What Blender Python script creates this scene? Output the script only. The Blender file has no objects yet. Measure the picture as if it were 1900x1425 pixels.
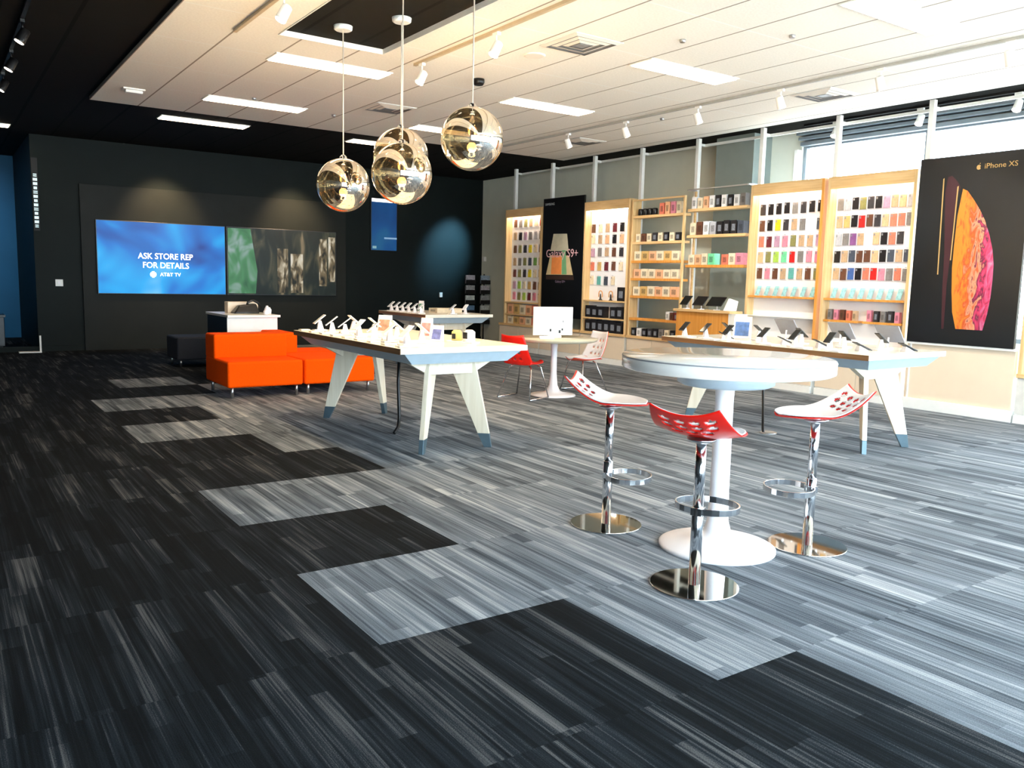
import bpy, bmesh, math, random
from mathutils import Vector, Matrix
random.seed(7)
SC = bpy.context.scene
COL = SC.collection
PI = math.pi

# ------------------------------------------------------------------ camera
cam_d = bpy.data.cameras.new('camera'); cam = bpy.data.objects.new('camera', cam_d); COL.objects.link(cam)
cam_d.sensor_width = 36; cam_d.lens = 1540.1 / 1900 * 36; cam_d.clip_start = .05; cam_d.clip_end = 200
R_ = Vector((0.82210164, -0.56884427, 0.02377174)); U_ = Vector((0.05134059, 0.11565176, 0.9919621)); F_ = Vector((0.5670212, 0.81427321, -0.1242823))
M = Matrix((R_, U_, -F_)).transposed().to_4x4(); M.translation = Vector((0, 0, 1.57))
cam.matrix_world = M
SC.camera = cam
# ------------------------------------------------------------------ view, world
SC.view_settings.view_transform = 'Standard'; SC.view_settings.look = 'None'
SC.view_settings.gamma = 1; SC.view_settings.use_curve_mapping = False
SC.view_settings.exposure = 0.76
world = bpy.data.worlds.new('daylight'); SC.world = world; world.use_nodes = True
wn = world.node_tree.nodes['Background']; wn.inputs[0].default_value = (0.72, 0.87, 1, 1); wn.inputs[1].default_value = 10.0

def portal(loc, rot, sx, sy):
    l = bpy.data.lights.new('window_daylight', 'AREA'); l.shape = 'RECTANGLE'; l.size = sx; l.size_y = sy
    l.cycles.is_portal = True
    o = bpy.data.objects.new('window_daylight', l); COL.objects.link(o); o.location = loc; o.rotation_euler = rot
    return o
portal((11.66, 2.85, 2.35), (0, PI/2, 0), 2.9, 11.5)           # right wall window, shining towards -x
portal((4.15, -3.06, 1.95), (PI/2, 0, 0), 13.7, 3.3)            # storefront behind the camera, shining towards +y
bounce_sun = bpy.data.lights.new('bounce_sun', 'SUN'); bounce_sun.energy = 24; bounce_sun.angle = .02; bounce_sun.color = (1,.86,.68)
so_ = bpy.data.objects.new('bounce_sun', bounce_sun); COL.objects.link(so_); so_.rotation_euler = Vector((.30,-.28,-1)).to_track_quat('-Z','Y').to_euler()   # high, behind the building: added so the lit pavement bounces up to the ceiling
def lamp(kind, loc, energy, color, target=None, size=.1, angle=60, blend=.5):
    l = bpy.data.lights.new('lamp', kind); l.energy = energy; l.color = color
    if kind == 'SPOT': l.spot_size = math.radians(angle); l.spot_blend = blend; l.shadow_soft_size = size
    if kind == 'POINT': l.shadow_soft_size = size
    o = bpy.data.objects.new('lamp', l); COL.objects.link(o); o.location = loc
    if target is not None:
        o.rotation_euler = (Vector(target) - Vector(loc)).to_track_quat('-Z', 'Y').to_euler()
    return o
# spot lights at the dark end of the room, the blue one added
lamp('SPOT', (11.2, 16.6, 3.7), 950, (.28, .68, 1), (10.6, 18.15, 2.3), .10, 40, 1)  # added without a fixture, imitates the blue glow on the back wall
lamp('SPOT', (3.9, 17.1, 3.9), 330, (1, .70, .40), (3.9, 18.1, 2.4), .08, 70, 1)
lamp('SPOT', (6.6, 17.1, 3.9), 330, (1, .70, .40), (6.6, 18.1, 2.4), .08, 70, 1)
lamp('SPOT', (-.1, 19.6, 3.9), 130, (.7, .9, 1), (-.1, 22, 2.0), .1, 100, 1)

# ------------------------------------------------------------------ mesh helpers
class MB:
    def __init__(s): s.v = []; s.f = []; s.m = []; s.sm = []
    def add(s, vs, fs, mi=0, smooth=False):
        b = len(s.v); s.v += [tuple(v) for v in vs]
        for f in fs: s.f.append([b + i for i in f]); s.m.append(mi); s.sm.append(smooth)
        return s
    def box(s, x0, y0, z0, x1, y1, z1, mi=0):
        vs = [(x0,y0,z0),(x1,y0,z0),(x1,y1,z0),(x0,y1,z0),(x0,y0,z1),(x1,y0,z1),(x1,y1,z1),(x0,y1,z1)]
        return s.add(vs, [(0,3,2,1),(4,5,6,7),(0,1,5,4),(1,2,6,5),(2,3,7,6),(3,0,4,7)], mi)
    def cbox(s, c, d, rot=None, mi=0):
        c = Vector(c); hx, hy, hz = d[0]/2, d[1]/2, d[2]/2
        vs = [Vector(p) for p in [(-hx,-hy,-hz),(hx,-hy,-hz),(hx,hy,-hz),(-hx,hy,-hz),(-hx,-hy,hz),(hx,-hy,hz),(hx,hy,hz),(-hx,hy,hz)]]
        if rot is not None: vs = [rot @ v for v in vs]
        return s.add([v + c for v in vs], [(0,3,2,1),(4,5,6,7),(0,1,5,4),(1,2,6,5),(2,3,7,6),(3,0,4,7)], mi)
    def lathe(s, c, prof, n=32, mi=0, cap=True):
        # prof: list of (r, z)
        b = []; c = Vector(c)
        for r, z in prof:
            for k in range(n):
                a = 2*PI*k/n; b.append((c.x + r*math.cos(a), c.y + r*math.sin(a), c.z + z))
        fs = []
        for i in range(len(prof)-1):
            for k in range(n):
                k2 = (k+1) % n; fs.append((i*n+k, i*n+k2, (i+1)*n+k2, (i+1)*n+k))
        s.add(b, fs, mi, True)
        if cap:
            n0 = len(s.v) - len(b)
            for i, rev in ((0, True), (len(prof)-1, False)):
                if prof[i][0] > 1e-4:
                    idx = [n0 + i*n + k for k in range(n)]
                    s.f.append(idx[::-1] if rev else idx); s.m.append(mi); s.sm.append(False)
        return s
    def tube(s, pts, r, n=10, mi=0, close=False, flat=None):
        pts = [Vector(p) for p in pts]; N = len(pts); vs = []
        prev = None
        for i, p in enumerate(pts):
            if close: t = pts[(i+1) % N] - pts[i-1]
            else: t = (pts[min(i+1, N-1)] - pts[max(i-1, 0)])
            t.normalize()
            if prev is None:
                a = Vector((0,0,1)) if abs(t.z) < .9 else Vector((1,0,0))
                u = t.cross(a).normalized()
            else: u = (prev - t*prev.dot(t)).normalized()
            prev = u; w = t.cross(u)
            ru, rw = (r, r) if flat is None else flat
            for k in range(n):
                a = 2*PI*k/n; vs.append(p + u*ru*math.cos(a) + w*rw*math.sin(a))
        fs = []
        for i in range(N if close else N-1):
            j = (i+1) % N
            for k in range(n):
                k2 = (k+1) % n; fs.append((i*n+k, i*n+k2, j*n+k2, j*n+k))
        if not close: fs.append(tuple(range(n))[::-1]); fs.append(tuple((N-1)*n + k for k in range(n)))
        return s.add(vs, fs, mi, n > 4)
    def hexa(s, b4, t4, mi=0):
        return s.add(list(b4)+list(t4), [(0,3,2,1),(4,5,6,7),(0,1,5,4),(1,2,6,5),(2,3,7,6),(3,0,4,7)], mi)
    def plate(s, poly, off, mi=0):
        # closed plate from a polygon and an offset vector
        n = len(poly); off = Vector(off); a = [Vector(p) for p in poly]
        fs = [tuple(range(n))[::-1], tuple(range(n, 2*n))] + [(i, (i+1)%n, n+(i+1)%n, n+i) for i in range(n)]
        return s.add(a + [p+off for p in a], fs, mi)
    def mesh(s, name):
        me = bpy.data.meshes.new(name); me.from_pydata(s.v, [], s.f); me.update()
        for p, mi, sm in zip(me.polygons, s.m, s.sm): p.material_index = mi; p.use_smooth = sm
        bm = bmesh.new(); bm.from_mesh(me); bmesh.ops.recalc_face_normals(bm, faces=bm.faces); bm.to_mesh(me); bm.free()
        return me
    def build(s, name, mats, parent=None, loc=None, bevel=0, seg=2):
        me = s.mesh(name)
        for m in (mats if isinstance(mats, (list, tuple)) else [mats]): me.materials.append(m)
        o = bpy.data.objects.new(name, me); COL.objects.link(o)
        if loc is not None: o.location = loc
        if parent is not None: o.parent = parent
        if bevel:
            b = o.modifiers.new('bevel', 'BEVEL'); b.width = bevel; b.segments = seg; b.limit_method = 'ANGLE'; b.angle_limit = math.radians(50)
        return o
def tag(o, label=None, cat=None, group=None, kind=None):
    if label: o['label'] = label
    if cat: o['category'] = cat
    if group: o['group'] = group
    if kind: o['kind'] = kind
    return o
def struct(o): o['kind'] = 'structure'; return o
def empty(name, loc=(0,0,0), rz=0, label=None, cat=None, group=None):
    o = bpy.data.objects.new(name, None); COL.objects.link(o); o.location = loc; o.rotation_euler = (0,0,rz); o.empty_display_size = .1
    return tag(o, label, cat, group)
def copy_tree(o, loc=None, rz=None, label=None, group=None, parent=None):
    c = o.copy(); COL.objects.link(c)
    if parent is not None: c.parent = parent
    for ch in [x for x in list(COL.objects) if x.parent == o]: copy_tree(ch, parent=c)
    if loc is not None: c.location = loc
    if rz is not None: c.rotation_euler = (0,0,rz)
    if label: c['label'] = label
    if group: c['group'] = group
    return c
ORD = ['first','second','third','fourth','fifth','sixth','seventh','eighth','ninth','tenth','eleventh','twelfth']

# ------------------------------------------------------------------ materials
def nt(name):
    m = bpy.data.materials.new(name); m.use_nodes = True; t = m.node_tree
    return m, t, t.nodes['Principled BSDF']
def srgb(c):
    return tuple(((v/255)/12.92 if v/255 <= .04045 else ((v/255+.055)/1.055)**2.4) for v in c) + (1,)
def mat(name, rgb, rough=.5, metal=0, var=.06, scale=12, emit=0, bump=0, spec=.5, coat=0):
    m, t, b = nt(name); c = srgb(rgb)
    n = t.nodes.new('ShaderNodeTexNoise'); n.inputs['Scale'].default_value = scale; n.inputs['Detail'].default_value = 3
    tc = t.nodes.new('ShaderNodeTexCoord'); t.links.new(tc.outputs['Object'], n.inputs['Vector'])
    r = t.nodes.new('ShaderNodeValToRGB')
    r.color_ramp.elements[0].position = .3; r.color_ramp.elements[1].position = .7
    r.color_ramp.elements[0].color = tuple(max(0, v*(1-var)) for v in c[:3]) + (1,)
    r.color_ramp.elements[1].color = tuple(min(1, v*(1+var)) for v in c[:3]) + (1,)
    t.links.new(n.outputs['Fac'], r.inputs['Fac']); t.links.new(r.outputs['Color'], b.inputs['Base Color'])
    b.inputs['Roughness'].default_value = rough; b.inputs['Metallic'].default_value = metal
    b.inputs['Specular IOR Level'].default_value = spec
    if coat: b.inputs['Coat Weight'].default_value = coat
    if emit:
        t.links.new(r.outputs['Color'], b.inputs['Emission Color']); b.inputs['Emission Strength'].default_value = emit
    if bump:
        bp = t.nodes.new('ShaderNodeBump'); bp.inputs['Strength'].default_value = bump; bp.inputs['Distance'].default_value = .01
        t.links.new(n.outputs['Fac'], bp.inputs['Height']); t.links.new(bp.outputs['Normal'], b.inputs['Normal'])
    return m
def emis(name, rgb, strength):
    m = mat(name, rgb, .4, var=.01, emit=strength); return m
def wood(name, a, b_, axis='Z', rough=.45):
    m, t, b = nt(name)
    tc = t.nodes.new('ShaderNodeTexCoord'); mp = t.nodes.new('ShaderNodeMapping')
    sc = {'Z': (22, 22, 1.2), 'Y': (22, 1.2, 22), 'X': (1.2, 22, 22)}[axis]; mp.inputs['Scale'].default_value = sc
    n = t.nodes.new('ShaderNodeTexNoise'); n.inputs['Scale'].default_value = 1.5; n.inputs['Detail'].default_value = 5
    r = t.nodes.new('ShaderNodeValToRGB'); r.color_ramp.elements[0].position = .3; r.color_ramp.elements[1].position = .7
    r.color_ramp.elements[0].color = srgb(a); r.color_ramp.elements[1].color = srgb(b_)
    t.links.new(tc.outputs['Object'], mp.inputs['Vector']); t.links.new(mp.outputs['Vector'], n.inputs['Vector'])
    t.links.new(n.outputs['Fac'], r.inputs['Fac']); t.links.new(r.outputs['Color'], b.inputs['Base Color'])
    b.inputs['Roughness'].default_value = rough
    return m
def math_n(t, op, a, b=None, c=None):
    n = t.nodes.new('ShaderNodeMath'); n.operation = op
    for i, v in enumerate((a, b, c)):
        if v is None: continue
        if isinstance(v, (int, float)): n.inputs[i].default_value = v
        else: t.links.new(v, n.inputs[i])
    return n.outputs[0]
def comb(t, x, y, z):
    n = t.nodes.new('ShaderNodeCombineXYZ')
    for i, v in enumerate((x, y, z)):
        if isinstance(v, (int, float)): n.inputs[i].default_value = v
        else: t.links.new(v, n.inputs[i])
    return n.outputs[0]
def carpet(name, stops):
    m, t, b = nt(name)
    g = t.nodes.new('ShaderNodeNewGeometry'); sp = t.nodes.new('ShaderNodeSeparateXYZ'); t.links.new(g.outputs['Position'], sp.inputs[0])
    x, y = sp.outputs[0], sp.outputs[1]
    i = math_n(t, 'FLOOR', math_n(t, 'MULTIPLY', x, 4)); 
    yo = math_n(t, 'ADD', y, -.1)
    i2 = math_n(t, 'FLOOR', math_n(t, 'MULTIPLY', x, 2)); j = math_n(t, 'FLOOR', yo)
    w = t.nodes.new('ShaderNodeTexWhiteNoise'); w.noise_dimensions = '2D'; t.links.new(comb(t, i2, j, 0), w.inputs['Vector'])
    rnd = w.outputs['Value']
    # narrow bundles of yarn with random start along the pile
    k = math_n(t, 'FLOOR', math_n(t, 'MULTIPLY', x, 13))
    wk = t.nodes.new('ShaderNodeTexWhiteNoise'); wk.noise_dimensions = '1D'; t.links.new(k, wk.inputs['W'])
    jk = math_n(t, 'FLOOR', math_n(t, 'ADD', math_n(t, 'MULTIPLY', y, 1.3), math_n(t, 'MULTIPLY', wk.outputs['Value'], 9)))
    w2 = t.nodes.new('ShaderNodeTexWhiteNoise'); w2.noise_dimensions = '3D'; t.links.new(comb(t, k, jk, 3.3), w2.inputs['Vector'])
    def streak(sx, sy, det):
        n = t.nodes.new('ShaderNodeTexNoise'); n.inputs['Scale'].default_value = 1; n.inputs['Detail'].default_value = det; n.inputs['Roughness'].default_value = .6
        t.links.new(comb(t, math_n(t, 'MULTIPLY', x, sx), math_n(t, 'ADD', math_n(t, 'MULTIPLY', y, sy), math_n(t, 'MULTIPLY', rnd, 40)), 0), n.inputs['Vector'])
        return n.outputs['Fac']
    s1 = streak(42, .55, 3); s2 = streak(13, 1.0, 2); s3 = streak(150, .9, 1)
    nap = t.nodes.new('ShaderNodeTexNoise'); nap.inputs['Scale'].default_value = 230; nap.inputs['Detail'].default_value = 1
    t.links.new(g.outputs['Position'], nap.inputs['Vector'])
    v = math_n(t, 'MULTIPLY', s1, 1.15)
    v = math_n(t, 'ADD', v, math_n(t, 'MULTIPLY', s2, .75))
    v = math_n(t, 'ADD', v, math_n(t, 'MULTIPLY', w2.outputs['Value'], .34))
    v = math_n(t, 'ADD', v, math_n(t, 'MULTIPLY', rnd, .16))
    v = math_n(t, 'ADD', v, math_n(t, 'MULTIPLY', nap.outputs['Fac'], .46))
    v = math_n(t, 'ADD', v, math_n(t, 'MULTIPLY', s3, .42))
    v = math_n(t, 'ADD', v, -1.15)
    r = t.nodes.new('ShaderNodeValToRGB'); cr = r.color_ramp
    cr.elements[0].position = stops[0][0]; cr.elements[0].color = srgb(stops[0][1]); cr.elements[1].position = stops[-1][0]; cr.elements[1].color = srgb(stops[-1][1])
    for p, c in stops[1:-1]: e = cr.elements.new(p); e.color = srgb(c)
    t.links.new(v, r.inputs['Fac']); t.links.new(r.outputs['Color'], b.inputs['Base Color'])
    b.inputs['Roughness'].default_value = .95; b.inputs['Specular IOR Level'].default_value = .1
    bp = t.nodes.new('ShaderNodeBump'); bp.inputs['Strength'].default_value = .25; bp.inputs['Distance'].default_value = .004
    t.links.new(nap.outputs['Fac'], bp.inputs['Height']); t.links.new(bp.outputs['Normal'], b.inputs['Normal'])
    return m
def tiles(name, rgb, joint, sx, sy, ox, oy, jw=.008, rough=.9, soft=None):
    # ceiling tiles with thin grid lines: joint colour along y lines, soft colour along x lines
    m, t, b = nt(name)
    g = t.nodes.new('ShaderNodeNewGeometry'); sp = t.nodes.new('ShaderNodeSeparateXYZ'); t.links.new(g.outputs['Position'], sp.inputs[0])
    def line(c, o, s, w):
        f = math_n(t, 'FRACT', math_n(t, 'DIVIDE', math_n(t, 'SUBTRACT', c, o), s))
        return math_n(t, 'MAXIMUM', math_n(t, 'LESS_THAN', f, w/s), math_n(t, 'GREATER_THAN', f, 1-w/s))
    l1 = line(sp.outputs[0], ox, sx, jw); l2 = line(sp.outputs[1], oy, sy, jw)
    n = t.nodes.new('ShaderNodeTexNoise'); n.inputs['Scale'].default_value = 45; t.links.new(g.outputs['Position'], n.inputs['Vector'])
    r = t.nodes.new('ShaderNodeValToRGB'); c = srgb(rgb)
    r.color_ramp.elements[0].position = .35; r.color_ramp.elements[1].position = .65
    r.color_ramp.elements[0].color = tuple(v*.93 for v in c[:3])+(1,); r.color_ramp.elements[1].color = c
    t.links.new(n.outputs['Fac'], r.inputs['Fac'])
    m1 = t.nodes.new('ShaderNodeMix'); m1.data_type = 'RGBA'; t.links.new(l2, m1.inputs[0]); t.links.new(r.outputs['Color'], m1.inputs[6]); m1.inputs[7].default_value = srgb(soft or joint)
    m2 = t.nodes.new('ShaderNodeMix'); m2.data_type = 'RGBA'; t.links.new(l1, m2.inputs[0]); t.links.new(m1.outputs[2], m2.inputs[6]); m2.inputs[7].default_value = srgb(joint)
    t.links.new(m2.outputs[2], b.inputs['Base Color']); b.inputs['Roughness'].default_value = rough; b.inputs['Specular IOR Level'].default_value = .1
    return m

M_light = carpet('carpet_light', [(.0, (46,52,58)), (.3, (82,90,98)), (.6, (122,130,138)), (1.0, (188,192,196))])
M_dark = carpet('carpet_dark', [(.0, (5,8,11)), (.4, (12,17,21)), (.65, (30,36,42)), (1.0, (98,98,98))])
M_tile = tiles('ceiling_tile_white', (246,242,234), (160,150,138), .65, 1.31, 1.98, .35, .010, soft=(246,246,242))
M_tiledark = tiles('ceiling_tile_dark', (26,25,23), (6,6,5), .65, 1.31, 1.30, .35, .02, soft=(23,22,21))
M_white = mat('white_paint', (240,240,236), .5, var=.02)
M_trimw = mat('white_trim', (236,230,220), .6, var=.02)
M_bwall = mat('dark_green_wall', (15,23,22), .6, var=.10, scale=2, spec=.15)
M_panel = mat('dark_wall_panel', (28,31,29), .55, var=.12, scale=2, spec=.15)
M_rwall = mat('sage_wall', (222,226,212), .8, var=.03, scale=3)
M_pillar = mat('pillar_green_grey', (132,142,138), .8, var=.04, scale=3)
M_blue = mat('blue_wall', (0,96,140), .6, var=.05, scale=2)
M_wdark = mat('dark_wall', (30,32,34), .7)
M_frame = mat('window_frame_grey', (120,130,138), .4, .3, var=.03)
M_wood = wood('maple_wood', (214,176,120), (236,203,150))
M_woodh = wood('maple_wood_long', (214,172,116), (236,200,146), 'Y')
M_woodo = wood('orange_maple', (212,140,52), (230,164,84))
M_ply = wood('pale_plywood', (226,212,186), (240,228,206), 'Z')
M_walnut = wood('walnut_edge', (112,78,48), (150,108,70), 'Y')
M_lam = mat('pale_laminate', (238,234,220), .25, var=.02, spec=.5)
M_steel = mat('blue_grey_paint', (176,194,206), .4, var=.04)
M_foot = mat('slate_metal_foot', (92,112,122), .35, .5, var=.08)
M_chrome = mat('chrome', (225,228,232), .13, 1, var=.01)
M_alu = mat('brushed_aluminium', (190,192,196), .3, 1, var=.03)
M_red = mat('glossy_red_plastic', (236,26,12), .28, var=.03)
M_wplast = mat('white_plastic', (244,240,242), .3, var=.01)
M_orange = mat('orange_fabric', (250,84,0), .85, var=.06, scale=60, bump=.15, spec=.08)
M_navy = mat('navy_fabric', (22,28,40), .8, var=.1, scale=60)
M_black = mat('black_plastic', (14,14,16), .35, var=.1)
M_glassblk = mat('black_glass', (6,8,10), .06, var=.1, spec=.6)
M_cream = mat('cream_panel', (232,214,190), .45, var=.03, scale=3)
M_slat = mat('white_slatwall', (246,246,248), .45, var=.01)
M_led = emis('led_strip', (255,240,222), 16)
M_diff = emis('ceiling_light_diffuser', (255,226,192), 9)
M_grey = mat('mid_grey', (140,142,146), .5)

def glass_mat():
    m, t, b = nt('window_glass'); t.nodes.remove(b); out = t.nodes['Material Output']
    tr = t.nodes.new('ShaderNodeBsdfTransparent'); gl = t.nodes.new('ShaderNodeBsdfGlossy'); gl.inputs['Roughness'].default_value = .02
    tr.inputs[0].default_value = (.96,.98,.98,1)
    mx = t.nodes.new('ShaderNodeMixShader'); mx.inputs[0].default_value = .05
    n = t.nodes.new('ShaderNodeTexNoise'); n.inputs['Scale'].default_value = .4
    mr = t.nodes.new('ShaderNodeMapRange'); mr.inputs[3].default_value = .04; mr.inputs[4].default_value = .06
    t.links.new(n.outputs['Fac'], mr.inputs[0]); t.links.new(mr.outputs[0], mx.inputs[0])
    t.links.new(tr.outputs[0], mx.inputs[1]); t.links.new(gl.outputs[0], mx.inputs[2]); t.links.new(mx.outputs[0], out.inputs[0])
    return m
M_glass = glass_mat()
def mirror_ball():
    m, t, b = nt('half_mirrored_globe'); t.nodes.remove(b); out = t.nodes['Material Output']
    gl = t.nodes.new('ShaderNodeBsdfGlossy'); gl.inputs['Roughness'].default_value = .015; gl.inputs[0].default_value = (.93,.88,.80,1)
    tr = t.nodes.new('ShaderNodeBsdfTransparent'); tr.inputs[0].default_value = (1,.86,.62,1)
    mx = t.nodes.new('ShaderNodeMixShader')
    n = t.nodes.new('ShaderNodeTexNoise'); n.inputs['Scale'].default_value = 2
    mr = t.nodes.new('ShaderNodeMapRange'); mr.inputs[3].default_value = .16; mr.inputs[4].default_value = .24
    t.links.new(n.outputs['Fac'], mr.inputs[0]); t.links.new(mr.outputs[0], mx.inputs[0])
    t.links.new(gl.outputs[0], mx.inputs[1]); t.links.new(tr.outputs[0], mx.inputs[2]); t.links.new(mx.outputs[0], out.inputs[0])
    return m
M_ball = mirror_ball()
M_bulb = emis('warm_bulb', (255,190,110), 9)
M_cord = mat('clear_cord', (210,200,185), .4)

def screen_mat(name, stops, strength, scale, dist=0, stretch=(1,1,1)):
    m, t, b = nt(name)
    tc = t.nodes.new('ShaderNodeTexCoord'); mp = t.nodes.new('ShaderNodeMapping'); mp.inputs['Scale'].default_value = stretch
    n = t.nodes.new('ShaderNodeTexNoise'); n.inputs['Scale'].default_value = scale; n.inputs['Detail'].default_value = 2; n.inputs['Distortion'].default_value = dist
    t.links.new(tc.outputs['Object'], mp.inputs['Vector']); t.links.new(mp.outputs['Vector'], n.inputs['Vector'])
    r = t.nodes.new('ShaderNodeValToRGB'); cr = r.color_ramp
    cr.elements[0].position = stops[0][0]; cr.elements[0].color = srgb(stops[0][1]); cr.elements[1].position = stops[-1][0]; cr.elements[1].color = srgb(stops[-1][1])
    for p, c in stops[1:-1]: e = cr.elements.new(p); e.color = srgb(c)
    t.links.new(n.outputs['Fac'], r.inputs['Fac']); b.inputs['Base Color'].default_value = (.01,.01,.01,1)
    t.links.new(r.outputs['Color'], b.inputs['Emission Color']); b.inputs['Emission Strength'].default_value = strength
    b.inputs['Roughness'].default_value = .3; b.inputs['Specular IOR Level'].default_value = .15
    return m

# text
def text(s, size, mtl, name='lettering', parent=None, loc=(0,0,0), rot=None, align='CENTER', ext=.002, bold=0, sx=1):
    cu = bpy.data.curves.new(name, 'FONT'); cu.body = s; cu.size = size; cu.align_x = align; cu.align_y = 'CENTER'; cu.extrude = ext; cu.offset = bold
    cu.resolution_u = 3
    tmp = bpy.data.objects.new(name, cu); COL.objects.link(tmp)
    bpy.context.view_layer.update()
    me = bpy.data.meshes.new_from_object(tmp.evaluated_get(bpy.context.evaluated_depsgraph_get()))
    COL.objects.unlink(tmp); bpy.data.objects.remove(tmp); bpy.data.curves.remove(cu)
    for v in me.vertices: v.co.x *= sx
    me.materials.clear(); me.materials.append(mtl)
    o = bpy.data.objects.new(name, me); COL.objects.link(o); o.location = loc
    if rot: o.rotation_euler = rot
    if parent is not None: o.parent = parent
    return o
R_BACK = (PI/2, 0, 0)          # text facing -y
R_RIGHT = (PI/2, 0, -PI/2)     # text facing -x

# ================================================================== SETTING
# floor of carpet tiles, two tones
XB = {1:3.0, 2:2.5, 3:1.5, 4:2.5, 5:1.5, 6:3.0, 7:2.5, 8:1.5, 9:2.5, 10:1.5, 11:3.0, 12:2.0}
mb = MB()
xs = [-3 + .5*k for k in range(31)]; ys = [-3.9 + k for k in range(27)]
for a in xs[:-1]:
    for b0 in ys[:-1]:
        j = round(b0 - .1)
        lim = XB.get(j, 3.5 if j < 1 else 99)
        dark = a + .25 < lim
        if j >= 12: dark = not (j == 12 and 2.0 <= a < 3.0) and a < 4.0
        if 5.0 <= a and j == 15: dark = True
        mb.add([(a,b0,0),(a+.5,b0,0),(a+.5,b0+1,0),(a,b0+1,0)], [(0,1,2,3)], 1 if dark else 0)
struct(mb.build('floor', [M_light, M_dark]))
# dark perimeter ceiling
struct(MB().box(-3, -3.1, 4.05, 11.8, 22.1, 4.2).build('ceiling', M_tiledark))
# lower white tiled ceiling, open over the pendants
W0, W1, WB = 1.98, 10.65, 13.65; T0, T1, TY0, TY1 = 3.02, 4.2, 1.2, 8.66
mb = MB().box(W0, -3.1, 4.0, T0, WB, 4.045).box(T1, -3.1, 4.0, W1, WB, 4.045).box(T0, TY1, 4.0, T1, WB, 4.045).box(T0, -3.1, 4.0, T1, TY0, 4.045)
struct(mb.build('ceiling.001', M_tile))
mb = MB().box(T0+.001, TY0, 3.993, T0+.012, TY1-.001, 4.048).box(T1-.012, TY0, 3.993, T1-.001, TY1-.001, 4.048).box(T0+.012, TY1-.012, 3.993, T1-.012, TY1-.001, 4.048).box(T0+.012, TY0, 3.993, T1-.012, TY0+.012, 4.048)
struct(mb.build('trim_1', M_white))
# walls
struct(MB().box(1.71, 18.15, 0, 11.7, 18.3, 4.05).build('wall_back', M_bwall))
struct(MB().box(2.39, 18.09, 0, 7.85, 18.15, 3.21).build('trim_2', M_panel, bevel=.004))
struct(MB().box(1.60, 18.15, 0, 1.71, 22, 4.05).build('wall_alcove_right', M_bwall))
struct(MB().box(-3, 22, 0, 1.71, 22.1, 4.05).build('wall_alcove_back', M_blue))
struct(MB().box(-3.1, -3.1, 0, -3, 22, 4.05).build('wall_left', M_wdark))
mb = MB().box(11.6, 8.65, 0, 11.75, 18.15, 4.05).box(11.6, -3.1, 0, 11.75, 8.65, .9).box(11.6, -3.1, 3.84, 11.75, 8.65, 4.05)
struct(mb.build('wall_right', M_rwall))
struct(MB().box(11.15, 9.25, 0, 11.6, 10.05, 4.05).build('wall_pillar', M_pillar))
mb = MB().box(-3, -3.25, 0, -2.7, -3.1, 4.05).box(11, -3.25, 0, 11.75, -3.1, 4.05).box(-2.7, -3.25, 3.6, 11, -3.1, 4.05).box(-2.7, -3.25, 0, 11, -3.1, .3)
struct(mb.build('wall_front', M_wdark))
# windows: frame, mullions and panes
def window(name, axis, a0, a1, z0, z1, c, mull):
    mb = MB(); gl = MB(); t = .06
    def bar(u0, u1, w0, w1, d0=-.04, d1=.04, m=mb):
        if axis == 'y': m.box(c+d0, u0, w0, c+d1, u1, w1)
        else: m.box(u0, c+d0, w0, u1, c+d1, w1)
    bar(a0, a1, z0, z0+t); bar(a0, a1, z1-t, z1); bar(a0, a0+t, z0+t, z1-t); bar(a1-t, a1, z0+t, z1-t)
    for u in mull: bar(u-t/2, u+t/2, z0+t, z1-t)
    f = struct(mb.build(name, M_frame))
    bar(a0+t, a1-t, z0+t, z1-t, -.004, .004, gl)
    gl.build('window_pane', M_glass, f)
window('window_1', 'y', -3.05, 8.65, .9, 3.84, 11.675, [-.1, 2.2, 4.4, 6.6])
window('window_2', 'x', -2.7, 11, .3, 3.6, -3.18, [-.9, .8, 2.8, 5.0, 7.2, 9.2])
# roller blind housings above the side window
mb = MB().box(11.50, -3, 3.80, 11.6, 8.62, 3.86).box(11.44, -3, 3.88, 11.6, 8.62, 3.93).box(11.38, -3, 3.95, 11.6, 8.62, 4.0)
tag(mb.build('blind_housing', M_frame, bevel=.006), 'grey layered blind housing running along the top of the side window', 'blind')
tag(MB().box(11.50, 8.66, 1.0, 11.6, 8.72, 3.75).build('blind_side_channel', M_white), 'white upright channel beside the left end of the side window', 'window channel')
struct(MB().box(-3, 18.12, 0, 2.38, 18.15, .1).box(7.86, 18.12, 0, 11.6, 18.15, .1).build('baseboard_back', M_bwall))
# unseen ground added outside, pale or dark for the light it bounces in
struct(MB().box(-20, -25, -.3, 40, -3.3, -.2).build('ground_front', mat('ground_pale_bounce', (226,224,218), .9)))
struct(MB().box(11.9, -3.3, -.3, 40, 25, -.2).build('ground_right', mat('ground_dark_bounce', (128,130,132), .9)))

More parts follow.
